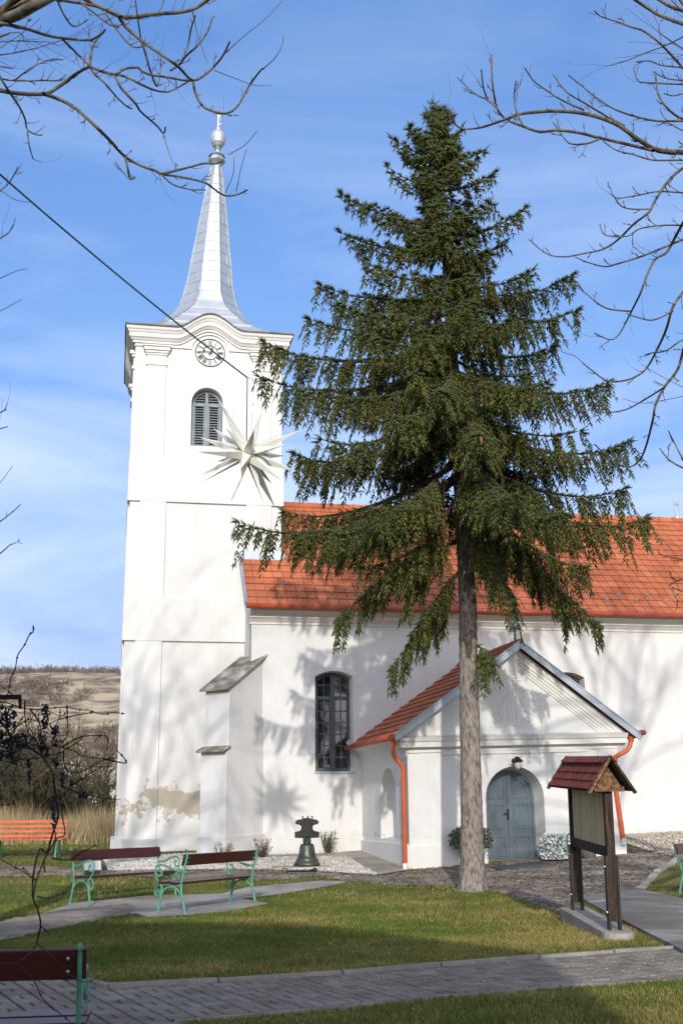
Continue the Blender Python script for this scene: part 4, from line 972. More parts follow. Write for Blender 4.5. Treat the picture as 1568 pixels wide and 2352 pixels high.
for sx in (-1, 1):
    for s in (-1, 1):
        b = MB(); x = sx*(h+OX-.01); b.bar((x, s*(OW+.02), zr0-.03), (x, s*-.005, zR+.035), .03, .085, (1, 0, 0)); b.build('barge_board', M_['gable_wood'] if s < 0 else M_['old_wood'], rf)
    b = MB(); x = sx*(h+.06); b.prism([(-OW*.62, zr0+.03), (OW*.62, zr0+.03), (0, zR-.08)], x-.012, x+.012, Matrix(((0, 1, 0, 0), (1, 0, 0, 0), (0, 0, 1, 0), (0, 0, 0, 1)))); b.build('gable_panel', M_['gable_wood'], nb)
    b = MB(); b.box(x-.03, x+.06, -OW*.70, OW*.70, zr0-.015, zr0+.05); b.build('cross_beam', M_['gable_wood'], nb, bevel=.006)

# ------------------------------------------------------------------ bell, plants, small things
bc = gp(705, 1992, .03)
bell = thing('bell', 'old green bronze bell with black headstock standing on a stone plate in white pebbles', 'bell', Matrix.Translation(bc) @ Matrix.Rotation(radians(6), 4, 'Z'))
pxb = (at(706, 1980, bc.y)-at(705, 1980, bc.y)).length
q = lambda r, z: (r*pxb, z*pxb)
b = MB(); b.lathe([q(29, 3), q(30.5, 4), q(30, 8), q(26.5, 13), q(24, 16), q(24.3, 17.5), q(22.5, 19), q(19.5, 28), q(17.8, 38), q(17.4, 40), q(17.6, 41.5), q(16.8, 43), q(16.3, 47), q(14, 51), q(9, 53), q(3, 53.5)], (0, 0, 0), 32); body = b.build('bell_body', M_['bronze'], bell, smooth=True)
b = MB()
for i in range(6):
    a = i*pi/3; b.tube(smooth_path([(cos(a)*5*pxb, sin(a)*5*pxb, 52*pxb), (cos(a)*8*pxb, sin(a)*8*pxb, 58*pxb), (cos(a)*3*pxb, sin(a)*3*pxb, 63*pxb)], 3), 2*pxb, 6)
b.build('crown_loop', M_['bronze'], bell)
prof_y = [(-8, 55), (8, 55), (9, 64), (27, 65), (28, 66), (28, 78), (17, 80), (13, 84), (13, 91), (18, 94), (25, 95), (27, 99), (25, 103.5), (18, 106), (10, 106), (6, 109), (-6, 109), (-10, 106), (-18, 106), (-25, 103.5), (-27, 99), (-25, 95), (-18, 94), (-13, 91), (-13, 84), (-17, 80), (-28, 78), (-28, 66), (-27, 65), (-9, 64)]
b = MB(); b.prism([q(x, z) for x, z in prof_y], -7*pxb, 7*pxb); b.build('headstock', M_['yoke'], bell, bevel=.012)
for x in (-6, 6):
    b = MB(); b.box((x-1.6)*pxb, (x+1.6)*pxb, -8.4*pxb, 8.4*pxb, 56*pxb, 107*pxb); b.build('iron_strap', M_['iron'], bell)
for x in (-10, 2, 12):
    b = MB(); b.lathe([q(1.6, 104), q(1.6, 113), q(.4, 114)], (x*pxb, 0, 0), 6); b.build('bolt', M_['iron'], bell)
b = MB(); b.tube([q(-1, 66)+(0,), q(-1, 66)+(0,)], .01, 4) if False else b.lathe([q(0.5, -3), q(4.5, -2.2), q(5, 0), q(4, 1.5), q(.5, 2)], (-1*pxb, -8.5*pxb, 70*pxb), 8); b.build('boss', M_['bronze'], bell)
pl_ = gp(692, 1995); b = MB(); b.box(-.66, .62, -.42, .34, -.02, .048); o = b.build('stone_plate', M_['concrete'], None, bevel=.01); o.matrix_world = Matrix.Translation(pl_) @ Matrix.Rotation(radians(9), 4, 'Z'); tag(o, 'flat square stone plate under the bronze bell', 'stone plate')
ck = gp(684, 2001, .08); b = MB(); b.tube([(-.22, 0, 0), (.18, .0, .0), (.34, .01, .02)], [.014, .02, .028], 8); b.tube([(-.22+.06*cos(a)-.06, .06*sin(a)*.5, .06*sin(a)) for a in np.linspace(0, 2*pi, 15)], .011, 6, False); b.lathe([(.01, -.05), (.045, -.03), (.05, 0), (.045, .03), (.01, .05)], (.36, .01, .02), 10)
o = b.build('bell_clapper', M_['iron'], None, smooth=True); o.matrix_world = Matrix.Translation(ck) @ Matrix.Rotation(radians(-4), 4, 'Z'); tag(o, 'iron bell clapper with ring lying on the plate before the bell', 'clapper')

def leaves(n, cx, rz, hgt, size, M=None, upright=.5, shell=.5, seed=1):
    r = np.random.default_rng(seed); a = r.uniform(0, 6.28, n); rr = cx*np.sqrt(r.uniform(0, 1, n)); z = hgt*r.uniform(.05, 1, n); rr = rr*np.sqrt(np.clip(1.15-(z/hgt-.45)**2*2.2, .05, 1))
    P = np.stack([rr*np.cos(a), rr*np.sin(a), z], 1); d = r.normal(0, 1, (n, 3)); d[:, 2] = np.abs(d[:, 2])*upright+.3; d[:, :2] += np.stack([np.cos(a), np.sin(a)], 1)*.7; d /= np.linalg.norm(d, axis=1)[:, None]
    s = np.cross(d, r.normal(0, 1, (n, 3))); s /= np.linalg.norm(s, axis=1)[:, None]; L = size*r.uniform(.6, 1.3, (n, 1)); W = L*.28
    V = np.stack([P, P+d*L*.5+s*W, P+d*L, P+d*L*.5-s*W], 1).reshape(-1, 3); F = np.arange(n*4).reshape(-1, 4)
    return V, F
def heather(px, py, label, hgt, rad, pink, n=18, seed=1):
    p = gp(px, py); t = thing('heather_shrub', label, 'shrub', Matrix.Translation(p)); r = random.Random(seed); b = MB(); LV = []
    for i in range(n):
        a = r.uniform(0, 6.28); k = r.uniform(.2, 1)*rad; hh = hgt*r.uniform(.55, 1.05); tip = Vector((cos(a)*k, sin(a)*k, hh)); pts = smooth_path([(0, 0, 0), (cos(a)*k*.6, sin(a)*k*.6, hh*.4), tip], 3); b.tube(pts, [.006]*3+[.004]*(len(pts)-3), 4)
        for j in range(34):
            tt = r.uniform(.15, 1); q_ = pts[min(len(pts)-1, int(tt*(len(pts)-1)))]; LV.append(q_+Vector((r.gauss(0, .018), r.gauss(0, .018), r.gauss(0, .03))))
    b.build('stem', M_['twig'], t); m = MB(); m2 = MB()
    for q_ in LV:
        d = Vector((r.gauss(0, .5), r.gauss(0, .5), 1)).normalized()*.05; s = Vector((r.gauss(0, 1), r.gauss(0, 1), 0)).normalized()*.009; (m2 if pink and r.random() < .4 else m).add([q_, q_+d*.5+s, q_+d, q_+d*.5-s], [(0, 1, 2, 3)])
    m.build('foliage', M_['shrub'], t, recalc=False)
    if m2.v: m2.build('bloom', M_['shrub_pink'], t, recalc=False)
heather(514, 1984, 'low dark heather plant by the foot of the diagonal buttress', .46, .26, True, 26, 1)
heather(602, 1974, 'reddish heather plant between the buttress and the bell', .50, .27, True, 26, 2)
heather(754, 1962, 'upright green lavender plant just right of the bell', .58, .24, False, 28, 3)
# potted bush behind the trunk, left of the door
pp = gp(1083, 1992); t = thing('potted_plant', 'tapered grey pot with clipped bush, half hidden behind the spruce trunk', 'potted plant', Matrix.Translation(pp))
b = MB(); b.lathe([(.13, 0), (.21, .34), (.24, .36), (.24, .40), (.20, .40), (.19, .36)], (0, 0, 0), 18); b.build('pot', M_['pot'], t, smooth=True)
V, Fq = leaves(1500, .46, .3, .46, .07, seed=4); V[:, 2] += .34; npmesh('foliage', V, Fq, M_['shrub'], t)
V, Fq = leaves(160, .46, .3, .46, .06, seed=5); V[:, 2] += .36; npmesh('bloom', V, Fq, M_['shrub_pink'], t)
sp_ = gp(1279, 1978); t = thing('silver_shrub', 'rounded silvery leaved shrub beside the church door', 'shrub', Matrix.Translation(sp_))
V, Fq = leaves(2600, .33, .3, .54, .085, seed=6); npmesh('foliage', V, Fq, M_['silver_leaf'], t)
b = MB()
for i in range(9): a = i*.7; b.tube([(0, 0, 0), (cos(a)*.15, sin(a)*.15, .25), (cos(a)*.25, sin(a)*.25, .45)], .008, 4)
b.build('stem', M_['twig'], t)
p = gp(1350, 1973); t = thing('plant_pot', 'empty dark grey bowl shaped pot on the cobbles behind the notice board', 'pot', Matrix.Translation(p)); b = MB(); b.lathe([(.15, 0), (.23, .26), (.26, .30), (.24, .31), (.21, .27), (.14, .04)], (0, 0, 0), 20); b.build('bowl', M_['pot'], t, smooth=True)
V, Fq = leaves(260, .20, .2, .16, .06, seed=8); V[:, 2] += .25; npmesh('foliage', V, Fq, M_['silver_leaf'], t)
p = gp(1313, 2010); t = thing('standpipe', 'thin bent green standpipe behind the left post of the notice board', 'water pipe', Matrix.Translation(p))
hp = at(1313, 1915, p.y).z-p.z; b = MB(); b.tube(smooth_path([(-.03, 0, 0), (-.05, 0, hp*.5), (-.06, 0, hp*.9), (0, 0, hp), (.07, 0, hp*.93), (.08, 0, hp*.62)], 5), .016, 8); b.build('pipe', M_['shrub'], t, smooth=True); b = MB(); b.box(.03, .12, -.03, .03, hp*.5, hp*.6); b.tube([(.08, 0, hp*.58), (.02, -.04, hp*.52)], .012, 6); b.build('tap', M_['steel'], t)
dmq = [gp(1128, 1997), gp(1152, 2003), gp(1262, 1990), gp(1236, 1984)]
b = MB(); b.add([q_+Vector((0, 0, .05)) for q_ in dmq]+[q_+Vector((0, 0, .015)) for q_ in dmq], [(0, 1, 2, 3), (0, 4, 5, 1), (1, 5, 6, 2), (2, 6, 7, 3), (3, 7, 4, 0)]); tag(b.build('door_mat', M_['mat_rubber'], None), 'dark flat mat lying before the grey church door', 'door mat')
p = gp(212, 2014); t = thing('floodlight', 'small white ground floodlight behind the farther middle bench', 'floodlight', RZ4(p, radians(20)))
b = MB(); b.box(-.17, .17, -.13, .13, .10, .30, Matrix.Rotation(radians(-18), 4, 'X')); b.build('housing', M_['trim'], t, bevel=.012); b = MB(); b.box(-.14, .14, .135, .145, .12, .28, Matrix.Rotation(radians(-18), 4, 'X')); b.build('glass', M_['glass'], t); b = MB(); b.bar((-.19, 0, 0), (-.19, 0, .2), .02, .04); b.bar((.19, 0, 0), (.19, 0, .2), .02, .04); b.box(-.2, .2, -.08, .08, -.02, .015); b.build('bracket', M_['bench_green'], t)

# ------------------------------------------------------------------ hanging star and cables
YS = 16.9
sc_ = at(568, 1043, YS); sR = (at(569, 1043, YS)-at(568, 1043, YS)).length
star = thing('hanging_star', 'large white many pointed star hanging from the overhead cable before the tower', 'star', Matrix.Translation(sc_))
RS = Matrix.Rotation(radians(24), 3, 'Y') @ Matrix.Rotation(radians(33), 3, 'X') @ Matrix.Rotation(radians(10), 3, 'Z')
a_ = 1.0; c_ = 1+sqrt(2); core = 25*sR; kk = core/2.5
verts = [Vector(v) for p_ in ((1, 1, c_), (1, c_, 1), (c_, 1, 1)) for v in [(sx*p_[0], sy*p_[1], sz*p_[2]) for sx in (-1, 1) for sy in (-1, 1) for sz in (-1, 1)]]
dirs = [Vector(v) for v in [(1, 0, 0), (0, 1, 0), (0, 0, 1)]]+[]; D18 = []
for v in dirs: D18 += [v, -v]
for i in range(3):
    for s1 in (-1, 1):
        for s2 in (-1, 1):
            q_ = [0, 0, 0]; q_[i] = s1; q_[(i+1) % 3] = s2; D18.append(Vector(q_).normalized())
D8 = [Vector((x, y, z)).normalized() for x in (-1, 1) for y in (-1, 1) for z in (-1, 1)]
rs = random.Random(4); spike0 = None
for grp, num, tipr in ((D18, 4, 140), (D8, 3, 128)):
    for d in grp:
        vs = sorted(verts, key=lambda v: -v.normalized().dot(d))[:num]; x = d.orthogonal().normalized(); y = d.cross(x); vs.sort(key=lambda v: atan2(v.dot(y), v.dot(x)))
        pts = [RS @ (v*kk*1.0) for v in vs]; tip = RS @ (d*tipr*sR*rs.uniform(.80, 1.06)); b = MB(); b.add(pts+[tip], [(i, (i+1) % num, num) for i in range(num)]+[tuple(range(num))[::-1]]); b.build('spike', M_['star'], star)
catt = at(568, 868, YS); catt2 = at(585, 882, YS)
b = MB(); b.tube([catt, sc_+Vector((-.02, .05, .3)), sc_+Vector((0, .03, .1))], .009, 5); b.v = [tuple(Vector(v)-sc_) for v in b.v]; b.build('power_cord', M_['cable'], star)
b = MB(); b.tube([catt2, catt2.lerp(sc_, .3)], .006, 5); b.tube([catt2.lerp(sc_, .3)+Vector((.02*cos(a), 0, .045*sin(a)-.03)) for a in np.linspace(0, 2*pi, 11)], .006, 5, False); b.tube([catt2.lerp(sc_, .42), sc_+Vector((.06, 0, .35)), sc_+Vector((.03, 0, .1))], .006, 5); b.v = [tuple(Vector(v)-sc_) for v in b.v]; b.build('steel_hanger', M_['steel'], star)
YT = 22.3
Lc = at(0, 388, 12.5); L0 = Lc+(Lc-catt)*.32; tend = at(1046, 1078, YT)
def sagline(a, c, s, n=16): return [a.lerp(c, i/n)-Vector((0, 0, s*4*(i/n)*(1-i/n))) for i in range(n+1)]
b = MB(); b.tube(sagline(L0, catt, .10), .0075, 6); tag(b.build('power_cable', M_['cable'], None), 'black cable running from the upper left down to the hanging star', 'cable')
b = MB(); b.tube(sagline(L0+Vector((.0, .0, .012)), catt+Vector((0, .02, .02)), .095)[:-1]+sagline(catt+Vector((0, .02, .02)), tend, .03), .0055, 5); tag(b.build('steel_rope', M_['steel'], None), 'thin steel rope holding the star, ending at the spruce trunk', 'rope')

# ------------------------------------------------------------------ big spruce
TB = gp(1084, 2046); YTR = TB.y
def tp(px, py, dy=0.): return at(px, py, YTR+dy)
spruce = thing('spruce_tree', 'tall dense spruce with long drooping boughs standing before the church door', 'tree', Matrix.Translation(TB))
tl = [(1084, 2056), (1084, 2020), (1083, 1900), (1079, 1700), (1075, 1500), (1074, 1400), (1066, 1250), (1056, 1100), (1045, 900), (1030, 700), (1015, 500), (1004, 350), (996, 240)]
tw = [37, 29, 25, 22.5, 21, 20.5, 19, 17, 14, 10, 6.5, 3.5, 1]
pxs = (at(1081, 1700, YTR)-at(1080, 1700, YTR)).length
tc_ = smooth_path([tp(*p) for p in tl], 6)
def trunk_at(py):
    for i in range(len(tl)-1):
        if tl[i][1] >= py >= tl[i+1][1]:
            t_ = (tl[i][1]-py)/(tl[i][1]-tl[i+1][1]); return tp(tl[i][0]*(1-t_)+tl[i+1][0]*t_, py)
    return tp(*tl[-1])
n = len(tc_); nS = 64; V = []; 
rad = np.interp(np.linspace(0, 1, n), np.linspace(0, 1, len(tw)), tw)*pxs
tcd = []
for i in range(n-1):
    for j in range(8): tcd.append((tc_[i].lerp(tc_[i+1], j/8), rad[i]*(1-j/8)+rad[i+1]*j/8))
for i, (p, r_) in enumerate(tcd):
    for k in range(nS):
        a = 2*pi*k/nS; nz = mnoise.noise(Vector((cos(a)*4.2, sin(a)*4.2, p.z*2.6)))*.055+mnoise.noise(Vector((cos(a)*9, sin(a)*9, p.z*7)))*.05+mnoise.noise(Vector((cos(a)*20, sin(a)*20, p.z*14)))*.045
        fl = 1+nz+(.28*max(0, .35-(p.z-TB.z))/.35)*(sin(a*5+1)*.45+.3); V.append((p.x+cos(a)*r_*fl-TB.x, p.y+sin(a)*r_*fl-TB.y, p.z-TB.z))
F = [(i*nS+k, i*nS+(k+1) % nS, (i+1)*nS+(k+1) % nS, (i+1)*nS+k) for i in range(len(tcd)-1) for k in range(nS)]
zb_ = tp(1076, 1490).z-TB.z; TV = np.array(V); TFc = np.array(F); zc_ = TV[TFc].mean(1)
mi_t = (zc_[:, 2]+.12*np.sin(zc_[:, 0]*23)+.10*np.sin(zc_[:, 1]*31+zc_[:, 2]*9) > zb_).astype(int)  # faces under the crown take the bark with painted shade, ragged edge
npmesh('trunk', TV, TFc, [M_['bark'], M_['bark_upper_shaded']], spruce, mi_t, smooth=True)
# boughs: (tip x, tip y, y on the trunk, depth of the tip, twig length)
BG = [(983, 262, 300, .1), (1030, 268, 305, -.2), (945, 296, 340, -.1), (1060, 292, 345, .2), (900, 318, 372, .1), (1108, 348, 388, .0), (893, 386, 440, -.3), (1128, 404, 440, .2), (930, 360, 400, .6), (1075, 380, 420, -.6),
      (788, 449, 520, .0), (785, 536, 590, .2), (850, 480, 545, -.8), (1200, 482, 560, .0), (1120, 470, 520, -.8), (1150, 560, 600, .7), (840, 600, 640, -1.),
      (740, 656, 690, .0), (715, 735, 740, .3), (1308, 634, 690, .0), (1220, 622, 660, -.9), (1320, 714, 740, .2), (1262, 800, 800, .5), (780, 700, 720, -1.2), (830, 770, 780, -1.6), (1180, 730, 760, -1.5),
      (612, 788, 800, .0), (597, 866, 840, .2), (1392, 880, 860, .0), (700, 900, 850, -1.3), (1250, 880, 850, -1.6), (1010, 900, 820, -2.4), (1100, 1000, 880, -2.6), (900, 960, 870, -2.2),
      (680, 1045, 985, .2), (740, 1010, 930, -1.3), (1438, 1015, 960, .0), (1330, 990, 930, -1.2), (1426, 1125, 1040, .2), (655, 1175, 1060, .5), (550, 1200, 1090, -.3), (1477, 1190, 1090, .0), (1180, 1140, 990, -2.9), (1290, 1180, 1030, -2.2), (860, 1170, 1030, -1.6), (760, 1220, 1085, -1.2), (700, 1230, 1095, .7),
      (780, 1420, 1240, .4), (905, 1530, 1300, .5), (1368, 1430, 1190, -.5), (1300, 1400, 1180, -.3), (1172, 1375, 1190, -.9), (930, 1370, 1230, -.2), (1340, 1300, 1120, -.2), (840, 1300, 1120, -.8), (1150, 1320, 1150, -.7), (960, 1440, 1300, .5), (1130, 1520, 1475, -.35)]
rb = random.Random(21)
for yy in range(330, 1120, 38):      # boughs on the far side and in between
    for k in range(rb.choice((1, 2))):
        az = rb.uniform(0, 2*pi) if yy < 900 else rb.uniform(.1*pi, .9*pi); r_ = np.interp(yy, [330, 480, 650, 800, 1000, 1230], [.5, 1.15, 1.6, 1.9, 2.2, 2.5])*rb.uniform(.55, .9); p = trunk_at(yy); dp = (yy+rb.uniform(-5, 70)*(1 if yy > 600 else .3))
        BG.append(('w', p+Vector((cos(az)*r_, sin(az)*r_, -np.interp(yy, [330, 700, 1230], [-.15, .35, 1.1])*rb.uniform(.6, 1.3))), yy, 0))
for yy in range(275, 1010, 20):      # short inner boughs hide most of the stem
    for k in range(1+(yy < 640)):
        az = rb.uniform(0, 2*pi) if k else -pi/2+rb.gauss(0, .9); r_ = np.interp(yy, [275, 330, 480, 650, 800, 1000, 1260], [.25, .4, .75, 1.0, 1.1, 1.2, 1.1])*rb.uniform(.5, 1.0); p = trunk_at(yy)
        BG.append(('w', p+Vector((cos(az)*r_, sin(az)*r_, -np.interp(yy, [275, 700, 1230], [-.10, .12, .45])*rb.uniform(.6, 1.3))), yy, 0))
SO, SD, SL, SM = [], [], [], []      # shoots: origin, direction, length, material
wood = MB(); deadw = MB(); bigw = MB()
def shoot(o, d, L, m): SO.append(tuple(o)); SD.append(tuple(d)); SL.append(L); SM.append(m)
CONES = []
for bg_ in BG:
    rr = random.Random(hash((round(bg_[2]*3+1), len(SO))) & 0xffff)
    A0 = trunk_at(bg_[2]); tip = bg_[1] if bg_[0] == 'w' else tp(bg_[0], bg_[1], bg_[3]); Lb = (tip-A0).length
    fr_ = Lb/3.2; sag = Lb*(.05+.06*sstep(500, 1100, bg_[2])) if bg_[2] < 1150 else -Lb*.10
    pts = []
    nb_ = max(6, int(Lb/.14))
    wob = Vector((rr.gauss(0, .05), rr.gauss(0, .05), 0))*Lb
    for i in range(nb_+1):
        t_ = i/nb_; p = A0.lerp(tip, t_)+wob*sin(pi*t_)*.6; p.z -= sag*4*t_*(1-t_)*(1.0 if sag > 0 else 1); p.z += .10*Lb*max(0, t_-.78)**1.5*2.2-.10*Lb*(.22**1.5)*2.2*t_; pts.append(p)
    bigw.tube(pts, list(np.linspace(.012+.014*Lb, .006, nb_+1)), 6)
    axis = (tip-A0); axis.z = 0; axis = axis.normalized() if axis.length > .01 else Vector((1, 0, 0)); side = Vector((-axis.y, axis.x, 0))
    low_ = sstep(420, 900, bg_[2])
    def hang(p, L, out, m0):
        # pendulous branchlet with finger-like shoots
        d = Vector((out.x*.35+rr.gauss(0, .10), out.y*.35+rr.gauss(0, .10), -1)).normalized(); k = max(2, int(L/.055)); prev = p
        for j in range(1, k+1):
            q_ = prev+d*(L/k); 
            for s in (-1, 1):
                sd = (out.cross(Vector((0, 0, 1)))*s*.65+out*rr.uniform(-.2, .45)+Vector((rr.gauss(0, .2), rr.gauss(0, .2), -.75))).normalized()
                if rr.random() < .82: shoot(prev.lerp(q_, rr.random()), sd, rr.uniform(.07, .13), m0 if rr.random() < .75 else (2 if m0 != 2 else 0))
            prev = q_
        shoot(prev, d, rr.uniform(.08, .14), m0)
    def frond(base, d0, L, inner):
        k = max(2, int(L/.10)); prev = base; d = d0.copy()
        for j in range(k):
            d = (d+Vector((0, 0, -.05-.10*low_*(1-j/k)))).normalized(); q_ = prev+d*(L/k); wood.tube([prev, q_], .005, 3, False)
            old = rr.random() < (.55 if inner else .18)
            shoot(prev, (d+Vector((rr.gauss(0, .15), rr.gauss(0, .15), .08))).normalized(), .13, 2 if old and rr.random() < .5 else 0)
            for s in (-1, 1):
                sd = (d*.7+d.cross(Vector((0, 0, 1)))*s*.75+Vector((0, 0, rr.uniform(-.35, .15)))).normalized(); shoot(q_, sd, rr.uniform(.08, .14), 2 if old else (1 if j >= k-1 else 0))
            if rr.random() < .40+.60*low_:
                hl = rr.uniform(.16, .56)*(.45+1.0*low_)*(1-.35*j/k); hang(q_, hl, d, 2 if old else 0)
            prev = q_
        for s in (-1, 0, 1): shoot(prev, (d*1+d.cross(Vector((0, 0, 1)))*s*.5+Vector((0, 0, .1))).normalized(), rr.uniform(.09, .15), 1)
    for i in range(1, nb_+1):
        t_ = i/nb_; p = pts[i]; d = (pts[i]-pts[i-1]).normalized()
        if t_ < (.24 if bg_[2] > 960 else .10): continue
        inner = t_ < .5
        env = min(1, 1.5*(1-t_)**1.1+.14)*(.30+.26*min(Lb, 3.4))*(.65 if t_ < .25 else 1)
        for s in (-1, 1):
            if rr.random() < (.74 if low_ < .6 else .60):
                ang = rr.uniform(.75, 1.15); dd = (d*cos(ang)+side*s*sin(ang)+Vector((0, 0, rr.uniform(-.18, .10)))).normalized(); frond(p, dd, max(.10, env*rr.uniform(.45, 1.05)*.62), inner)
        for _ in range(2 if t_ < .8 else 1): hang(p+Vector((rr.gauss(0, .05), rr.gauss(0, .05), 0)), rr.uniform(.15, .62)*(.4+1.0*low_)*(1 if t_ < .85 else .5), d, 2 if (inner and rr.random() < .6) else 0)
        for _ in range(3): shoot(p, (d*.7+side*rr.uniform(-.8, .8)+Vector((0, 0, rr.uniform(.0, .6)))).normalized(), rr.uniform(.08, .14), 1 if t_ > .6 else 0)
        if t_ > .35 and rr.random() < .5: shoot(p, (d*.6+Vector((rr.gauss(0, .3), rr.gauss(0, .3), .55))).normalized(), rr.uniform(.09, .14), 1)
        if inner and rr.random() < .7 and low_ > .2:      # bare dead twigs hang inside the crown
            q_ = p.copy(); dz_ = rr.uniform(.25, .7); deadw.tube([q_, q_+Vector((rr.gauss(0, .06), rr.gauss(0, .06), -dz_*.5)), q_+Vector((rr.gauss(0, .1), rr.gauss(0, .1), -dz_))], .0045, 3, False)
        if t_ > .55 and bg_[2] < 900 and rr.random() < .035: CONES.append(p+Vector((rr.gauss(0, .08), rr.gauss(0, .08), -.10)))
    e = (pts[-1]-pts[-2]).normalized()
    for s in (-1, 0, 1): shoot(pts[-1], (e+side*s*.55+Vector((0, 0, .35 if s == 0 else .1))).normalized(), rr.uniform(.14, .20), 1)
for yy in range(240, 420, 7):       # leader
    p = trunk_at(yy)
    for s in range(5):
        a = rb.uniform(0, 6.28); shoot(p, Vector((cos(a), sin(a), rb.uniform(.2, .9))).normalized(), rb.uniform(.10, .2), 1 if yy < 300 else 0)
shoot(tp(996, 240), Vector((-.05, 0, 1)), .26, 1)
SO = np.array(SO)-np.array(TB); SD = np.array(SD); SL = np.array(SL)[:, None]*1.12; SM = np.array(SM); m = len(SO)
print('shoots', m)
sx = np.cross(SD, RNG.normal(0, 1, (m, 3))); sx /= np.linalg.norm(sx, axis=1)[:, None]; sy = np.cross(SD, sx)
T_ = []; TF = []
cr = .0185
for k in range(3):
    a = k*2*pi/3; T_.append((.22, cr*cos(a), cr*sin(a)))
T_.append((0, 0, 0)); T_.append((1.0, 0, 0)); TF += [(3, 1, 0), (3, 2, 1), (3, 0, 2), (0, 1, 4), (1, 2, 4), (2, 0, 4)]
for i in range(11):
    t0 = .05+.088*i; a = i*2.4; c, s = cos(a), sin(a); nl_ = .030*(1-.25*t0); bw = .0072; k = len(T_)
    T_ += [(t0, -s*bw, c*bw), (t0+.035, s*bw, -c*bw), (t0+.17, c*nl_, s*nl_)]; TF.append((k, k+1, k+2))
T_ = np.array(T_); TF = np.array(TF)
for mi_, nm in ((None, 'crown'),):
    V = SO[:, None, :]+SD[:, None, :]*(SL[:, :, None]*T_[None, :, :1])+sx[:, None, :]*T_[None, :, 1:2]+sy[:, None, :]*T_[None, :, 2:3]
    FF = (TF[None]+(np.arange(m)*len(T_))[:, None, None]).reshape(-1, 3)
    npmesh(nm, V.reshape(-1, 3), FF, [M_['needle'], M_['needle_tip'], M_['needle_old']], spruce, np.repeat(SM, len(TF)))
for q_, nm, mt_ in ((bigw, 'bough', M_['bough']), (wood, 'branchlet', M_['bough']), (deadw, 'dead_twigs', M_['twig_dead'])):
    q_.v = [tuple(Vector(v)-TB) for v in q_.v]; q_.build(nm, mt_, spruce, recalc=False)
cb = MB(); cb.lathe([(.004, .07), (.018, .05), (.022, .01), (.020, -.03), (.010, -.065), (.002, -.075)], (0, 0, 0), 8); co = None
for p in CONES[:34]:
    if co is None: co = c = cb.build('cone', M_['cone'], spruce)
    else: c = co.copy(); COL.objects.link(c); c.parent = spruce
    c.location = p-TB
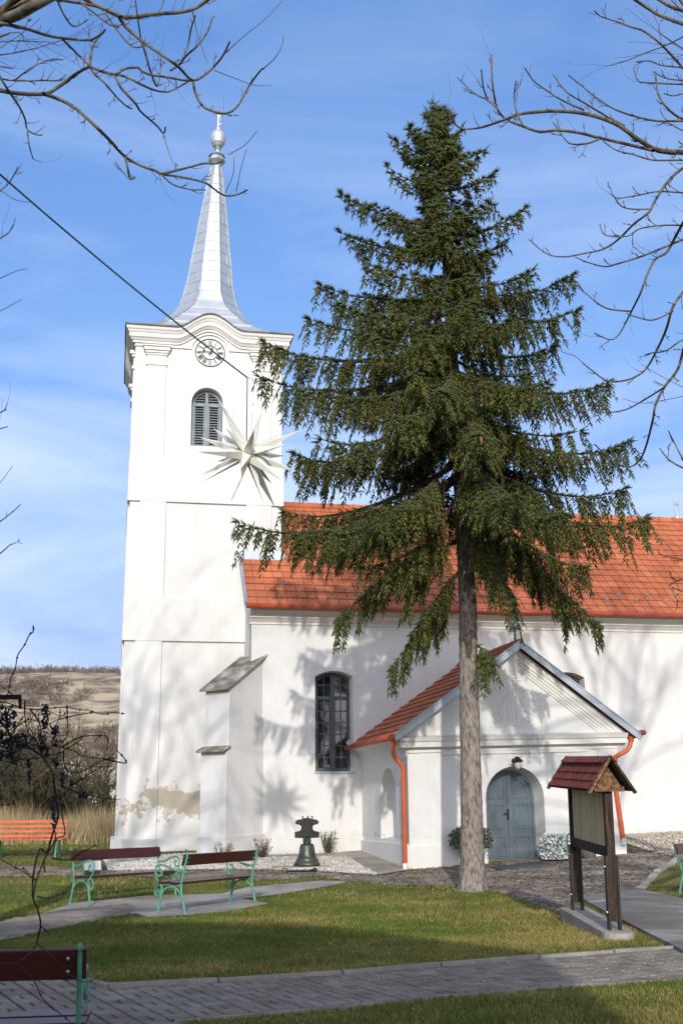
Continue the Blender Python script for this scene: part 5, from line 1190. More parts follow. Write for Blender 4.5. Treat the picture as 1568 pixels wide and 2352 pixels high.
# ------------------------------------------------------------------ bare trees reaching into the picture from both sides
def twig_px(rnd, p, d, L):
    out = [p]; x, y = p; ang = atan2(d[1], d[0])
    for i in range(4):
        ang += (atan2(-1, .15*cos(ang))-ang)*.0; tx, ty = cos(ang), sin(ang); ty -= .22; n_ = hypot(tx, ty); ang = atan2(ty/n_, tx/n_)+rnd.gauss(0, .14)
        x += cos(ang)*L/4; y += sin(ang)*L/4; out.append((x, y))
    return out
def bare_tree(label, base, H_, lines, seed, depth, edge):
    TBs = Vector((base[0], base[1], g(*base))); t = thing('bare_tree', label, 'tree', Matrix.Translation(TBs)); rnd = random.Random(seed); br = MB(); tw_ = MB(); tr_ = MB()
    tp_ = [TBs+Vector((sin(i*.9)*.10*i*.4, cos(i*1.3)*.06*i, H_*.55*i/6-.2*(i == 0))) for i in range(7)]
    tr_.tube(smooth_path(tp_, 3), list(np.linspace(.24, .13, 19)), 10); top = tp_[-1]
    def grow(p, d, L, r, lev):
        pts = [p]; q_ = p.copy(); k = 5; dd = d.copy()
        for i in range(k):
            dd = (dd+Vector((rnd.gauss(0, .14), rnd.gauss(0, .14), rnd.gauss(.03, .10)))).normalized(); q_ = q_+dd*(L/k); pts.append(q_.copy())
            if lev > 0 and i >= 1:
                for s in range(1 if rnd.random() < .75 else 2):
                    nd_ = (dd+Vector((rnd.gauss(0, .65), rnd.gauss(0, .65), rnd.gauss(.05, .35)))).normalized(); grow(q_.copy(), nd_, L*rnd.uniform(.42, .68), r*(1-.14*i)*.55, lev-1)
        br.tube(pts, list(np.linspace(r, r*.45, k+1)), 5 if r > .02 else 4, False)
    for i in range(6):       # the upper limbs stand above the frame
        a = i*1.05+.3; grow(top+Vector((0, 0, -.6*(i % 3))), Vector((cos(a)*.50, sin(a)*.42, 1)).normalized(), H_*.34*rnd.uniform(.8, 1.1), .085, 3)
    for (pl_, w0, w1, fine) in lines:
        dep = depth+rnd.uniform(-.7, .7)
        k = len(pl_); W = [1.45*(w0+(w1-w0)*i/(k-1)) for i in range(k)]
        P = [at(x, y, dep+.35*sin(i*1.1+dep*5)+.06*i) for i, (x, y) in enumerate(pl_)]
        S = smooth_path(P, 4); rr_ = np.interp(np.linspace(0, 1, len(S)), np.linspace(0, 1, k), W)*depth/FPX*.5
        if fine != 2 and edge(pl_[0]):        # lead the limb back to the trunk
            v = (P[0]-P[1]).normalized(); mid = P[0]+v*.5; hz = min(max(P[0].z-1.2, 3.2), top.z); ia = min(range(7), key=lambda i: abs(tp_[i].z-hz)); tgt = tp_[ia]
            S = smooth_path([tgt, tgt.lerp(mid, .55)+Vector((0, 0, .25)), mid, P[0]], 4)[:-1]+S; rr_ = np.concatenate([np.linspace(max(.05, rr_[0]*1.7), rr_[0], len(S)-len(rr_)), rr_])
        (tw_ if fine else br).tube(S, list(rr_), 6 if w0 > 6 else 5, False)
        if fine: continue
        # spur twigs
        seg = 0.
        for i in range(k-1):
            (x0, y0), (x1, y1) = pl_[i], pl_[i+1]; L = hypot(x1-x0, y1-y0)
            n_ = int(L/30+rnd.random())
            for j in range(n_):
                s_ = (j+rnd.random())/max(1, n_); x, y = x0+(x1-x0)*s_, y0+(y1-y0)*s_
                if not (-60 < x < 1640): continue
                a = atan2(y1-y0, x1-x0)+rnd.choice((-1, 1))*rnd.uniform(.45, 1.0); L2 = rnd.uniform(7, 34)*(1.4 if w0 > 8 else 1)
                tpx = twig_px(rnd, (x, y), (cos(a), sin(a)), L2); dj = rnd.uniform(-.25, .25); frac = (i+s_)/(k-1); pb_ = S[len(S)-1-int((1-frac)*(k-1)*4)]; dpt = pb_.y
                tw_.tube([at(xx, yy, dpt+dj*n__/4) for n__, (xx, yy) in enumerate(tpx)], [2.5*depth/FPX*.5*(1-.17*q_) for q_ in range(5)], 4, False)
                if rnd.random() < .65 and L2 > 14:
                    for _ in range(rnd.randint(1, 3)):
                        m_ = tpx[rnd.randint(1, 3)]; a2 = a+rnd.uniform(-.9, .9); t2 = twig_px(rnd, m_, (cos(a2), sin(a2)), L2*rnd.uniform(.3, .5)); tw_.tube([at(xx, yy, dpt+dj*.5) for xx, yy in t2], [1.9*depth/FPX*.5]*4+[.8*depth/FPX*.5], 4, False)
                if rnd.random() < .10:
                    t3 = twig_px(rnd, tpx[-1], (cos(a), sin(a)-.3), rnd.uniform(30, 70)); tw_.tube([at(xx, yy, dpt+dj) for xx, yy in t3], [.8*depth/FPX*.5]*5, 3, False)
    for q_, nm, m_ in ((tr_, 'trunk', M_['branch']), (br, 'branches', M_['branch']), (tw_, 'twigs', M_['twig'])):
        q_.v = [tuple(Vector(v)-TBs) for v in q_.v]; q_.build(nm, m_, t, recalc=False, smooth=True)
    return t
Z6 = lambda l: [(x*.45, y*.45) for x, y in l]
LL = [([(-40, 130), (0, 108), (90, 75), (180, 25), (250, -12), (300, -40)], 22, 17, 0), ([(-30, 112), (0, 118), (130, 145), (240, 180), (340, 197), (450, 205), (510, 180), (535, 155)], 7, 4, 0), ([(320, 200), (400, 280), (455, 335), (480, 375), (540, 430), (600, 500), (650, 545), (675, 555)], 5, 3, 0),
  ([(-40, 450), (0, 460), (80, 475), (225, 480), (290, 450), (400, 370), (455, 340), (460, 330), (470, 250), (500, 195), (540, 150)], 9, 4, 0), ([(225, 480), (300, 505), (370, 540), (430, 590), (500, 655), (560, 715), (640, 800), (720, 845), (790, 870), (830, 885), (900, 870), (960, 855), (1040, 835), (1100, 835), (1130, 825)], 7, 3, 0),
  ([(790, 870), (830, 890), (900, 900), (1000, 920), (1060, 940), (1120, 985), (1165, 1000), (1220, 990), (1262, 970)], 5, 3.2, 0), ([(830, 895), (880, 940), (960, 965), (1050, 970)], 3, 2, 0), ([(640, 805), (655, 870), (665, 910), (690, 905)], 4, 3, 0), ([(690, 905), (665, 915), (620, 870), (590, 830)], 3, 2.5, 0),
  ([(455, 335), (520, 365), (590, 378), (640, 350), (710, 345)], 6, 4, 0), ([(590, 380), (650, 395), (720, 430), (790, 460), (860, 468), (920, 440), (970, 410)], 5, 3, 0), ([(590, 385), (620, 450), (690, 525), (720, 570), (800, 640), (835, 680), (845, 650)], 5, 3, 0),
  ([(400, -30), (440, 0), (530, 45), (620, 85), (700, 85), (800, 70), (900, 65), (990, 45), (1060, 0), (1090, -30)], 9, 7, 0), ([(200, -20), (300, 0), (380, 12), (480, 30), (560, 55), (620, 85)], 6, 6, 0), ([(610, 90), (650, 145), (740, 220), (820, 275), (910, 340), (985, 410), (1060, 370), (1110, 320), (1140, 280), (1172, 215)], 6.5, 3.5, 0),
  ([(985, 415), (1000, 480), (1040, 545), (1110, 575), (1170, 575), (1220, 530), (1270, 440), (1325, 365), (1345, 350)], 5, 3.5, 0), ([(1325, 365), (1400, 300), (1440, 230), (1445, 180)], 2, 1, 1), ([(870, 360), (920, 325), (950, 285), (1010, 230), (1060, 160), (1083, 90)], 4.5, 3, 0), ([(935, 300), (960, 230), (975, 150), (998, 80)], 4, 3, 0),
  ([(720, 200), (745, 280), (770, 370), (800, 440), (815, 400), (825, 280)], 4.5, 2.5, 0), ([(710, 350), (760, 380), (860, 395), (940, 410), (985, 412)], 4.5, 4, 0), ([(-40, 395), (0, 400), (70, 410), (120, 375), (200, 325), (260, 305), (320, 305)], 3.5, 2.5, 0), ([(-20, 350), (0, 390), (50, 470), (100, 545), (130, 610), (140, 660), (180, 685), (215, 690)], 5, 2.5, 0), ([(140, 660), (150, 740), (170, 810)], 3, 2, 0),
  ([(70, 410), (150, 412), (230, 410), (300, 410), (340, 380)], 3.5, 2.5, 0), ([(295, 5), (330, 80), (380, 135), (450, 100)], 4, 2.5, 0), ([(535, 60), (590, 140), (650, 215), (700, 243), (760, 220)], 4, 2.5, 0), ([(410, 10), (500, 80), (560, 125), (610, 140)], 4, 2.5, 0), ([(1140, 280), (1250, 180), (1350, 100), (1440, 5)], 1.8, 1, 1), ([(985, 60), (1010, 180), (1060, 320)], 1.8, 1, 1), ([(1095, 360), (1200, 400), (1300, 435), (1390, 435)], 1.6, .9, 1), ([(835, 685), (860, 770), (895, 860)], 1.5, .9, 1),
  ([(690, -10), (705, 100), (720, 200)], 2.5, 3, 1), ([(1165, 790), (1250, 740), (1315, 665)], 1.8, .9, 1), ([(1205, 985), (1225, 880), (1258, 760)], 1.6, .9, 1), ([(1150, 985), (1190, 890), (1195, 800)], 1.5, .9, 1), ([(-30, 990), (0, 975), (50, 930), (95, 850)], 4, 2, 0), ([(-20, 985), (0, 970), (80, 1020), (155, 1032)], 2, 1, 1), ([(-20, 1210), (0, 1218), (60, 1170), (80, 1110)], 2, 1, 1)]
LL = [(Z6(a), b_, c, f) for a, b_, c, f in LL]
LL += [([(-20, 555), (0, 548), (20, 535), (32, 515)], 3, 2, 0), ([(-20, 650), (0, 640), (40, 622), (62, 618)], 2, 1, 1), ([(-20, 725), (0, 715), (50, 688)], 2, 1, 1), ([(-20, 955), (0, 948), (15, 940)], 3, 2, 0), ([(-20, 990), (0, 985), (18, 980)], 2, 2, 0), ([(-20, 1205), (0, 1198), (30, 1175), (48, 1158)], 3, 1.5, 0), ([(-20, 1280), (0, 1272), (25, 1250)], 3, 1.5, 0), ([(-20, 1120), (0, 1110), (30, 1070)], 1.5, 1, 1)]
Z7 = lambda l: [(1019+x*.5, y*.5) for x, y in l]
RL = [([(1180, 135), (1098, 110), (1040, 90), (980, 65), (900, 15), (850, -20)], 8, 6, 0), ([(1180, 90), (1098, 50), (1040, 30), (960, -20)], 8, 6, 0), ([(1180, 410), (1098, 315), (1040, 250), (980, 190), (910, 140), (860, 125), (780, 95), (720, 75), (690, 50)], 6, 2.5, 0),
  ([(1190, 705), (1098, 700), (980, 690), (890, 640), (800, 575), (700, 535), (600, 515), (500, 510), (420, 515), (340, 525), (290, 545), (190, 580), (140, 590), (80, 590), (30, 550), (0, 490)], 11, 2.5, 0), ([(960, 692), (850, 665), (700, 630), (620, 610), (520, 598), (440, 605), (360, 580), (290, 550), (250, 510), (230, 440), (220, 340), (218, 250)], 7, 3, 0),
  ([(250, 505), (200, 460), (140, 430), (60, 355)], 4, 2, 0), ([(200, 460), (180, 400), (172, 320)], 3.5, 2, 0), ([(365, 580), (335, 520), (322, 450), (330, 370)], 4, 2, 0), ([(1180, 555), (1098, 555), (980, 555), (880, 535), (780, 500), (700, 450), (640, 400), (570, 345)], 5, 2.5, 0), ([(830, 580), (740, 530), (640, 470), (560, 420), (500, 340)], 5, 2, 0), ([(640, 505), (540, 460), (470, 415), (410, 370), (370, 310)], 4, 2, 0), ([(710, 640), (650, 660), (580, 660), (540, 620), (500, 560)], 4, 2, 0),
  ([(1180, 740), (1098, 735), (960, 735), (870, 710), (790, 690), (730, 650)], 4, 2, 0), ([(1180, 720), (1098, 770), (1030, 830), (970, 920), (940, 975), (870, 1030), (800, 1100), (730, 1145), (640, 1165), (550, 1180), (470, 1165), (390, 1100)], 6, 2.2, 0),
  ([(1160, 930), (1098, 1020), (1060, 1090), (1020, 1160), (970, 1190), (930, 1270), (900, 1350), (860, 1430), (840, 1470), (800, 1540), (760, 1560), (690, 1530)], 6, 2, 0), ([(1180, 1070), (1098, 1100), (1000, 1140), (900, 1180), (800, 1210), (740, 1225), (660, 1205), (600, 1180)], 5, 2, 0),
  ([(1150, 1270), (1098, 1340), (1050, 1410), (1020, 1510), (980, 1600), (930, 1690), (880, 1730), (820, 1750), (750, 1750), (690, 1710), (640, 1670)], 5, 2.5, 0), ([(640, 1670), (600, 1635), (550, 1620), (510, 1595)], 1.5, .9, 1), ([(1130, 1500), (1098, 1610), (1070, 1700), (1010, 1780), (970, 1860), (960, 1920), (930, 2040), (900, 2110), (850, 2145), (780, 2120), (690, 2040)], 6, 2.5, 0),
  ([(1010, 1780), (930, 1830), (840, 1880), (760, 1895), (700, 1895)], 3.5, 2, 0), ([(860, 1430), (760, 1420), (700, 1390), (650, 1345)], 3.5, 2, 0), ([(1050, 1430), (960, 1470), (880, 1455), (840, 1440)], 3, 2, 0), ([(1180, 890), (1098, 885), (980, 880), (900, 895), (800, 910), (770, 895)], 3.5, 2, 0), ([(940, 960), (860, 960), (810, 945), (780, 900)], 3, 2, 0), ([(1180, 1035), (1098, 1035), (1000, 1035), (900, 1050), (840, 1085), (740, 1080), (715, 1030)], 3.5, 2, 0),
  ([(1180, 2180), (1098, 2150), (1030, 2110), (990, 2060)], 4, 2, 0), ([(1180, 2200), (1098, 2110), (1060, 2040), (1030, 1980)], 3.5, 2, 0), ([(1180, 380), (1098, 370), (1020, 360), (960, 330)], 4, 2, 0), ([(1180, 560), (1080, 540), (1010, 480), (980, 420), (970, 330)], 5, 3, 0), ([(1180, 320), (1098, 310), (1000, 300), (940, 280), (880, 285)], 3.5, 2, 0), ([(1180, 390), (940, 380), (890, 370), (870, 310)], 3.5, 2, 0), ([(1180, 1550), (1098, 1560), (1020, 1610), (960, 1620), (920, 1630)], 3.5, 2, 0), ([(1180, 610), (1098, 600), (1040, 570), (1000, 565)], 3, 2, 0), ([(1180, 430), (1098, 430), (1050, 440), (1010, 430)], 3, 2, 0), ([(1098, 1820), (1000, 1840), (900, 1852), (820, 1830)], 1.2, .8, 1), ([(1098, 1780), (1000, 1730), (900, 1670)], 1.2, .8, 1), ([(1180, 700), (1098, 665), (1075, 650)], 3, 2, 0)]
RL = [(Z7(a), b_, c, f) for a, b_, c, f in RL]
RL += [([(1640, 1290), (1568, 1285), (1530, 1278), (1512, 1272)], 3, 1.5, 0), ([(1640, 1335), (1568, 1330), (1535, 1345)], 3, 1.5, 0), ([(1640, 1380), (1568, 1360), (1540, 1350), (1560, 1385)], 2, 1.5, 0)]
bare_tree('bare tree off the left edge whose mossy limbs cross the sky before the spire', (-5.0, 10.8), 15.5, LL, 11, 9.5, lambda p: p[0] < 5 or p[1] < 5)
bare_tree('bare tree off the right edge with upcurved twigs hanging before the blue sky', (7.6, 13.2), 16.5, RL, 12, 11.0, lambda p: p[0] > 1560 or p[1] < 0)

# ------------------------------------------------------------------ grape vine on its frame
VY = 4.9; rv = random.Random(8)
Z8 = lambda l: [(x*.2167, 1450.4+y*.2167) for x, y in l]
Z5 = lambda l: [(x*.4, 1411+y*.4) for x, y in l]
VL = [Z8(l) for l in ([(355, -60), (355, 0), (315, 35), (265, 140), (195, 245), (165, 390), (115, 500), (100, 610), (80, 680), (40, 760), (-30, 860)], [(-60, 540), (0, 570), (140, 670)], [(-60, 740), (90, 760), (200, 800), (330, 825), (430, 828), (530, 815), (640, 805), (730, 808), (850, 830), (950, 840), (1085, 878), (1200, 862), (1325, 872)], [(270, 730), (265, 860), (280, 980), (300, 1060), (330, 1150)],
  [(60, 1300), (100, 1290), (250, 1240), (380, 1090), (500, 1000), (640, 915), (715, 840)], [(715, 780), (718, 950), (720, 1080), (660, 1165), (540, 1150)], [(640, 930), (800, 890), (1000, 855)], [(200, 1220), (290, 1210), (430, 1210), (640, 1225), (770, 1260), (900, 1320), (1080, 1345), (1215, 1340)], [(440, 1310), (600, 1300), (750, 1220), (880, 1145)], [(660, 1225), (780, 1150), (900, 1110), (1060, 1105), (1140, 1120), (1140, 1255)],
  [(1215, 1340), (1080, 1370), (870, 1490), (760, 1490), (700, 1460), (670, 1350)], [(680, 1400), (900, 1430), (1210, 1430)], [(640, 1780), (760, 1640), (900, 1540), (1080, 1430)], [(700, 1650), (830, 1710), (960, 1740), (1180, 1780), (1280, 1775)], [(360, 1110), (420, 1220), (440, 1290), (520, 1420), (570, 1560)], [(1080, 1345), (1320, 1395), (1330, 1360), (1290, 1310), (1240, 1260)], [(-40, 1850), (0, 1840), (120, 1825), (190, 1745)], [(0, 910), (80, 1060), (130, 1170)], [(-40, 1560), (20, 1500), (90, 1430), (150, 1380)], [(320, 820), (380, 910), (430, 990)], [(-30, 1000), (60, 1100), (200, 1000), (300, 930), (420, 960)], [(180, 1340), (300, 1350), (430, 1330), (520, 1250)], [(200, 1330), (170, 1430), (150, 1520)], [(640, 820), (630, 920), (560, 1050), (470, 1150)], [(250, 900), (200, 980), (110, 1120)], [(330, 830), (420, 960), (430, 1060)], [(680, 1220), (680, 1380), (720, 1490), (690, 1640)])]
VM = [Z8([(-40, 900), (60, 1020), (140, 1130), (270, 1200), (430, 1310), (500, 1400), (560, 1500), (580, 1650), (600, 1800), (620, 1950), (560, 2150), (500, 2340)])+Z5([(230, 1350), (195, 1480), (190, 1620), (220, 1700), (235, 1790), (210, 1890)]),
      Z8([(640, 1820), (660, 1950), (690, 2150), (600, 2200), (570, 2350)]), Z5([(300, 1200), (320, 1290), (260, 1400), (210, 1530), (195, 1620)])]
VL += [Z5(l) for l in ([(210, 1890), (180, 1940), (100, 2000), (0, 2005), (-40, 1995)], [(210, 1890), (290, 1950), (350, 2030), (430, 2090), (500, 2110), (590, 2070)], [(100, 2010), (200, 2110), (250, 2210), (380, 2320), (420, 2360)], [(300, 1400), (400, 1410), (470, 1365), (555, 1325)], [(-30, 1390), (0, 1405), (120, 1470), (210, 1525)], [(215, 1620), (280, 1630), (385, 1595)], [(235, 1790), (290, 1840)], [(210, 1530), (170, 1500), (130, 1450)], [(260, 1480), (255, 1420), (290, 1330)])]
vb = at(-60, 2150, VY); vb.z = 0; vine = thing('grape_vine', 'leafless grape vine with dark blue grapes hanging at the left edge', 'grape vine', Matrix.Translation(vb))
b = MB(); pxv = VY/FPX
for k, l in enumerate(VM): b.tube(smooth_path([at(x, y, VY+.06*sin(k+i*.8)) for i, (x, y) in enumerate(l)], 4), [5.2*pxv*.5*(1-.3*i/(len(l)*4)) for i in range((len(l)-1)*4+1)] if k == 0 else 3.2*pxv*.5, 6, False)
for k, l in enumerate(VL):
    S = smooth_path([at(x, y, VY+.10*sin(k*1.7+i*.9)+.05*cos(k)) for i, (x, y) in enumerate(l)], 4); w_ = (3.4, 2.6, 3.0)[k % 3]; b.tube(S, list(np.linspace(w_, w_*.6, len(S))*pxv*.5), 5, False)
    for i in range(2, len(S)-1, 5): b.lathe([(.001, -.006), (w_*.95*pxv, 0), (.001, .006)], S[i], 5)
# tangle round the bunches, and the rooted stem outside the picture
for k in range(34):
    x, y = rv.uniform(-40, 110), rv.uniform(1620, 1770); l = [(x, y)]; a = rv.uniform(0, 6.28)
    for i in range(5): a += rv.gauss(0, .5); x += cos(a)*rv.uniform(10, 20); y += sin(a)*rv.uniform(8, 16); l.append((x, y))
    b.tube(smooth_path([at(xx, yy, VY+rv.uniform(-.15, .15)) for xx, yy in l], 3), rv.uniform(1.2, 2.6)*pxv*.5, 4, False)
r0 = at(-40, 1500, VY); b.tube(smooth_path([Vector((r0.x-.15, VY+.1, -.1)), Vector((r0.x-.12, VY+.05, 1.0)), at(-60, 1900, VY), at(-40, 1700, VY), r0], 4), [.03]*8+[.02]*9, 7, False)
b.v = [tuple(Vector(v)-vb) for v in b.v]; b.build('canes', M_['vine'], vine, recalc=False)
gb = MB(); gb.lathe([(.001, -1), (.6, -.8), (.95, -.3), (.95, .3), (.6, .8), (.001, 1)], (0, 0, 0), 7)
for (cx, cy, hh, wd_) in ((70, 870, 170, 170), (150, 930, 190, 60), (85, 1000, 90, 90), (480, 900, 260, 90), (590, 1110, 220, 75), (450, 1170, 210, 90), (95, 1220, 250, 150), (230, 1160, 150, 190), (310, 1480, 260, 50), (600, 1390, 120, 80), (670, 1580, 190, 65), (565, 1820, 170, 95), (575, 1970, 230, 45), (880, 1735, 75, 190), (765, 1610, 60, 40), (20, 1130, 180, 70), (500, 1270, 110, 60), (15, 1310, 120, 50), (140, 1340, 120, 60)):
    m = MB(); nb_ = int(hh*wd_/420)+8; rb_ = 13*.2167*pxv*.92
    for i in range(nb_):
        v = rv.random(); x = cx+rv.gauss(0, wd_*.30)*(1-.5*v); y = cy-hh/2+hh*v; c = at(x*.2167, 1450.4+y*.2167, VY+rv.gauss(0, .012)-.02)-vb
        m.add([Vector(q_)*rb_*rv.uniform(.85, 1.15)+c for q_ in gb.v], gb.f)
    m.build('grape_bunch', M_['grape'], vine, smooth=True, recalc=False)
fp = at(0, 1601, VY); fe = at(50, 1601, VY)
fr = thing('vine_frame', 'dark steel beam end of the vine frame at the left edge', 'vine frame', Matrix.Translation(Vector((fp.x-.9, VY, 0))))
o0 = Vector((fp.x-.9, VY, 0)); b = MB(); b.bar(Vector((-.2, 0, fp.z)), fe-o0, .02, .019); b.build('beam', M_['iron'], fr); b = MB(); b.bar(fe-o0+Vector((-.006, 0, 0)), at(47, 1628, VY)-o0, .012, .012); b.build('bracket', M_['iron'], fr); b = MB(); b.bar((0, 0, -.1), (0, 0, fp.z), .05, .05); b.build('post', M_['iron'], fr)

# ------------------------------------------------------------------ background: thicket, dry grass, houses, hill
def scrub_tree(seed, hgt):
    rnd = random.Random(seed); b = MB(); tk = MB()
    def grow(p, d, L, r, lev):
        k = 4; pts = [p]; dd = d.copy(); q_ = p.copy()
        for i in range(k):
            dd = (dd+Vector((rnd.gauss(0, .16), rnd.gauss(0, .16), rnd.gauss(.02, .12)))).normalized(); q_ = q_+dd*(L/k); pts.append(q_.copy())
            if lev > 0:
                for s in range(2 if lev < 3 else 1):
                    nd_ = (dd+Vector((rnd.gauss(0, .7), rnd.gauss(0, .7), rnd.gauss(.1, .45)))).normalized(); grow(q_.copy(), nd_, L*rnd.uniform(.40, .66), r*.55, lev-1)
        (tk if r > .03 else b).tube(pts, list(np.linspace(r, r*.5, k+1)), 5 if r > .03 else 3, False)
    for s in range(4): a = s*1.6+rnd.random(); grow(Vector((cos(a)*.15, sin(a)*.15, -.2)), Vector((cos(a)*.28, sin(a)*.28, 1)).normalized(), hgt*.52, .075, 3)
    return tk, b
protos = []
SPOTS = [(-13.6, 42.5, 6.6), (-11.4, 43.5, 6.2), (-9.4, 44.0, 5.6), (-15.6, 45, 7.2), (-12.3, 47, 7.0), (-10.2, 48.5, 6.6), (-14.2, 50, 7.6), (-17.2, 49, 7.6), (-11.8, 53, 7.6), (-16, 55, 8.4), (-13.4, 57, 8.6), (-9.6, 54, 7.0), (-18.5, 43, 6.6), (-12.6, 44.8, 6.4), (-14.8, 47.5, 7.2), (-10.9, 46.2, 6.3), (-9.0, 47.3, 6.2), (-16.4, 51.5, 8.2), (-13.0, 51.8, 7.8), (-8.2, 51, 6.8)]
WHERE = ['directly behind the dry tall grass', 'behind the orange bench end', 'nearest the tower edge', 'behind the grape vine at the left', 'in the middle of the thicket', 'by the tower edge, second row', 'in the second row on the left', 'at the far left, second row', 'behind the red roofed house', 'at the far left, third row', 'tallest in the third row', 'behind the tower edge, third row', 'off the left edge', 'between the first two in the front row', 'left of the middle of the thicket', 'just right of the middle of the thicket', 'against the tower edge in the middle row', 'among the tallest on the left', 'behind the middle of the thicket', 'hidden by the tower edge']
for i, (x, y, hh) in enumerate(SPOTS):
    M = Matrix.Translation((x, y, g(x, y))) @ Matrix.Rotation(i*1.7, 4, 'Z') @ Matrix.Scale(hh/6.6, 4); lb = 'bare olive brown thicket tree '+WHERE[i]
    if i < 4:
        t = thing('thicket_tree', lb, 'tree', M, 'bare trees of the thicket left of the tower'); tk, bb = scrub_tree(40+i, 6.6); tk.build('trunk', M_['thicket'], t, recalc=False); bb.build('twigs', M_['thicket'], t, recalc=False); protos.append(t)
    else: copy_tree(protos[i % 4], M, lb)
def blades(name, n, region, hgt, wid, mts, lean=.25, probs=None, dens=None):
    X, Y = region(n); m = len(X); Z = gv(X, Y); a = RNG.uniform(0, 6.28, m); h_ = hgt*RNG.uniform(.35, 1.25, m)*(1+.25*np.sin(X*2.1+Y*1.3)); l = lean*h_; a2 = RNG.uniform(0, 6.28, m); w_ = wid*RNG.uniform(.6, 1.3, m)
    B = np.stack([X, Y, Z], 1); s = np.stack([np.cos(a)*w_, np.sin(a)*w_, np.zeros(m)], 1); T_ = B+np.stack([np.cos(a2)*l, np.sin(a2)*l, h_], 1)
    V = np.stack([B-s, B+s, T_], 1).reshape(-1, 3); F = np.arange(m*3).reshape(-1, 3)
    mi = None
    if len(mts) > 1: mi = (RNG.uniform(0, 1, m) < probs(X, Y)).astype(int)
    return npmesh(name, V, F, mts, mi=mi)
def reg_hay(n):
    return RNG.uniform(-12.4, -6.6, n), RNG.uniform(36.0, 41.5, n)
o = blades('dry_grass', 12500, reg_hay, .92, .011, [M_['hay']], .35); tag(o, 'tall straw coloured dry grass between the orange bench and the tower', 'dry grass', kind='stuff')
def house(name, label, M, w_, d_, he, hr, wall, roof, wins, ov=.35, chim=True, hip=0.):
    t = thing(name, label, 'house', M); b = MB(); b.box(-w_/2, w_/2, -d_/2, d_/2, -1, he); 
    if not hip: b.add([(-w_/2, -d_/2, he), (-w_/2, d_/2, he), (-w_/2, 0, hr-.1)], [(0, 1, 2)]); b.add([(w_/2, -d_/2, he), (w_/2, d_/2, he), (w_/2, 0, hr-.1)], [(0, 1, 2)])
    b.build("wall", wall, t)
    b = MB(); sl_ = (hr-he)/(d_/2)
    for s in (-1, 1):
        e = [Vector((-w_/2-ov, s*(d_/2+ov), he-ov*sl_)), Vector((w_/2+ov, s*(d_/2+ov), he-ov*sl_)), Vector((w_/2+(ov if not hip else -hip), 0, hr)), Vector((-w_/2-(ov if not hip else -hip), 0, hr))]; dn = Vector((0, 0, -.14)); b.add(e+[p+dn for p in e], [(0, 1, 2, 3), (7, 6, 5, 4), (0, 4, 5, 1), (1, 5, 6, 2), (3, 7, 4, 0)])
        n_ = int(d_/2/.35)
        for j in range(n_): q0 = e[0].lerp(e[3], j/n_); q1 = e[1].lerp(e[2], j/n_); b.bar(q0+Vector((0, 0, .02)), q1+Vector((0, 0, .02)), .05, .05)
    if hip:
        for s in (-1, 1): b.add([(s*(w_/2+ov), -d_/2-ov, he-ov*sl_), (s*(w_/2+ov), d_/2+ov, he-ov*sl_), (s*(w_/2-hip), 0, hr)], [(0, 1, 2)])
    rf = b.build('roof', roof, t)
    if chim: b = MB(); b.box(w_*.2, w_*.2+.6, -.2, .4, hr-.8, hr+.8); b.build('chimney', wall, rf)
    for (x, z, a, c) in wins:
        for s in ((1,) if 'church window' in label else (-1,)):
            yy = s*(d_/2+.03); b = MB(); b.box(x-a/2, x+a/2, min(yy, yy-s*.08), max(yy, yy-s*.08), z, z+c); f = b.build('window', M_['trim'], t); b = MB()
            for q_ in (-1, 1): b.box(x+q_*a*.22-a*.19, x+q_*a*.22+a*.19, yy-.012, yy+.012, z+.08, z+c-.08)
            b.build('pane', M_['glass'], f)
    return t
hz = at(112, 1880, 58); house('house', 'white house with red roof seen low through the thicket trees', Matrix.Translation((hz.x-1.0, 58, g(hz.x, 58))) @ Matrix.Rotation(.12, 4, 'Z'), 5.5, 5, 1.35-g(hz.x, 58), 1.95-g(hz.x, 58), M_['ochre'], M_['tile'], [(-1.2, 2.6, .9, 1.2), (1.2, 2.6, .9, 1.2)], chim=False)
h2 = at(252, 1795, 140); house('house', 'distant pale house beside the tower edge on the far slope', Matrix.Translation((h2.x-1, 142, h2.z-3.6)) @ Matrix.Rotation(-.2, 4, 'Z'), 9, 6, 3.4, 5.6, M_['ochre'], M_['concrete'], [(-2, 1, 1, 1.3), (1.5, 1, 1, 1.3)], chim=False)
def hz_(x, y):
    t_ = sstep(75, 345, y); z = -11.2+51.5*t_*(1+.05*mnoise.noise(Vector((x*.009, y*.006, 1))))+2.2*mnoise.noise(Vector((x*.02, y*.02, 3)))*sstep(90, 160, y)-.012*max(0, abs(x+80)-60)*sstep(150, 330, y)
    return z-3*sstep(345, 480, y)
hx = np.linspace(-330, 330, 111); hy = np.concatenate([np.linspace(74, 360, 70), np.array([390, 430, 480, 560])]); XX, YY = np.meshgrid(hx, hy); ZZ = np.vectorize(hz_)(XX, YY); I = np.arange(XX.size).reshape(XX.shape)
tag(npmesh('hill', np.stack([XX.ravel(), YY.ravel(), ZZ.ravel()], 1), np.stack([I[:-1, :-1].ravel(), I[:-1, 1:].ravel(), I[1:, 1:].ravel(), I[1:, :-1].ravel()], 1), M_['hill'], smooth=True), kind='structure')
rh = np.random.default_rng(5); VV = []; 
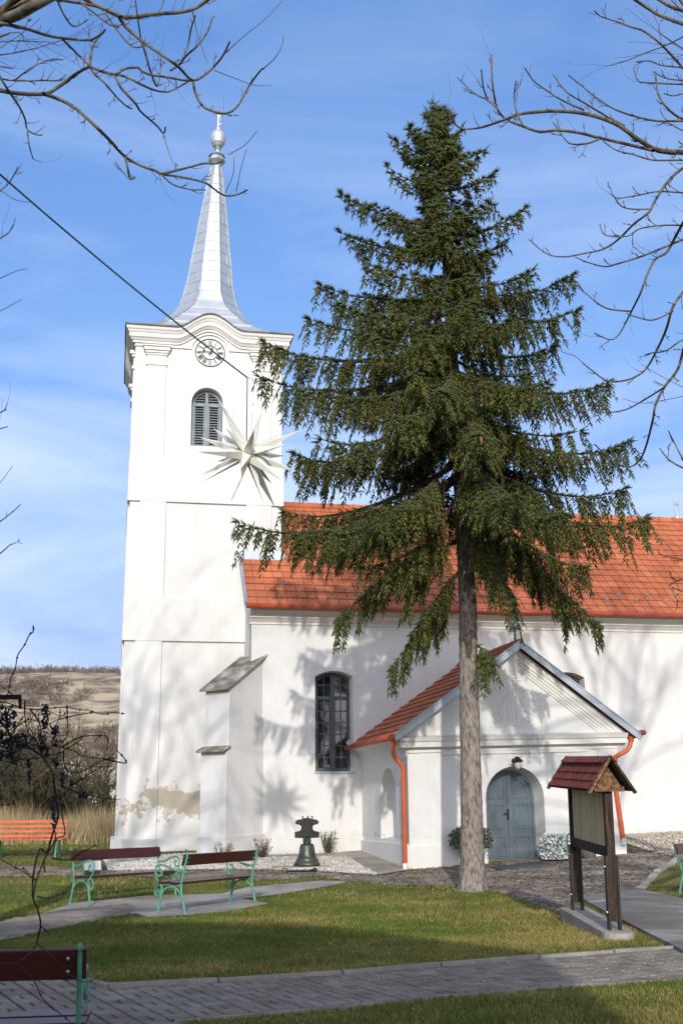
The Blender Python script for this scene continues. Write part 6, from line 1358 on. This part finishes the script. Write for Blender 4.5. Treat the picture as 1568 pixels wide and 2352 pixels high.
for i in range(2600):
    y = rh.uniform(110, 352) if i < 2000 else rh.uniform(338, 356); x = rh.uniform(-.34*y, -.16*y)
    if i < 2000 and mnoise.noise(Vector((x*.03, y*.03, 7))) < -.02: continue
    z = hz_(x, y); r_ = rh.uniform(.3, 1.1) if i < 2000 else rh.uniform(.35, 1.0); k = 40; P = rh.normal(0, 1, (k, 3))*np.array([r_*.7, r_*.7, r_*.55])+np.array([x, y, z+r_*.6]); d = rh.normal(0, 1, (k, 3)); d[:, 2] = np.abs(d[:, 2])+.3; d /= np.linalg.norm(d, axis=1)[:, None]; s = np.cross(d, rh.normal(0, 1, (k, 3))); s /= np.linalg.norm(s, axis=1)[:, None]
    VV.append(np.stack([P-s*.10*r_, P+s*.10*r_, P+d*.9*r_], 1).reshape(-1, 3))
VV = np.concatenate(VV); tag(npmesh('hill_scrub', VV, np.arange(len(VV)).reshape(-1, 3), M_['scrub']), 'far brown scrub scattered over the dry hillside and along its crest', 'scrub', kind='stuff')

# ------------------------------------------------------------------ parsonage behind the viewer: it throws the big shade on the lawn and shows in the panes
hw0, hw1 = -15.0, 1.75
house('house', 'tall plastered house with red roof mirrored in the church window', Matrix.Translation(((hw0+hw1)/2, -5.4, 0)), hw1-hw0, 7.6, 6.1, 9.0, M_['house_wall'], M_['tile'], [(x, z, 1.1, 1.5) for x in (-6, -3.6, -1.2, 1.2, 3.6, 6) for z in (1.0, 3.7)], ov=.5, hip=2.4)

# ------------------------------------------------------------------ lawn blades
NOGRASS = [PATH_NEAR, CONC, LPAV, COB, SLAB, GRAV, GRAVR, STRIP]
def lawn_region(y0, y1, n):
    Y = np.sqrt(RNG.uniform(y0*y0, y1*y1, n)); X = RNG.uniform(-.34, .34, n)*Y; k = np.ones(n, bool)
    for p in NOGRASS: k &= ~inpoly(p, X, Y)
    return X[k], Y[k]
pst = lambda X, Y: np.clip(.30+.75*np.array([mnoise.noise(Vector((x*.55, y*.55, 2))) for x, y in zip(X, Y)])+.45*np.array([mnoise.noise(Vector((x*1.7, y*2.2, 5))) for x, y in zip(X, Y)])+.10*np.clip(X, -2, 3), .05, .85)
for y0, y1, n_, hh, ww_ in ((7.5, 11, 90000, .038, .0036), (11, 15, 140000, .035, .0042), (15, 21, 130000, .036, .0056), (21, 27, 45000, .045, .008), (27, 36.5, 26000, .06, .011)):
    o = blades('grass', n_, lambda n, a=y0, c=y1: lawn_region(a, c, n), hh, ww_, [M_['grass_a'], M_['grass_b']], .6, pst); tag(o, 'short green and straw coloured lawn grass', 'grass', kind='stuff')

tag(pebbles('path_grit', PATH_NEAR, 170, .008, M_['pebble'], .026), 'tiny pale pebbles scattered over the grey paver path', 'pebbles')
X, Y = lawn_region(8, 24, 900); X, Y = X[:240], Y[:240]; m = len(X); a = RNG.uniform(0, 6.28, m); L_ = RNG.uniform(.010, .022, m); tl_ = RNG.uniform(-.4, .4, m); Z = gv(X, Y)+.036
dx_ = np.stack([np.cos(a)*L_, np.sin(a)*L_, tl_*L_], 1); dy_ = np.stack([-np.sin(a)*L_*.6, np.cos(a)*L_*.6, RNG.uniform(-.3, .3, m)*L_], 1); P_ = np.stack([X, Y, Z], 1)
tag(npmesh('fallen_leaves', np.stack([P_-dx_, P_-dy_, P_+dx_, P_+dy_], 1).reshape(-1, 3), np.arange(m*4).reshape(-1, 4), M_['leaf_litter']), 'small pale and brown fallen leaves scattered on the lawn', 'leaves', kind='stuff')
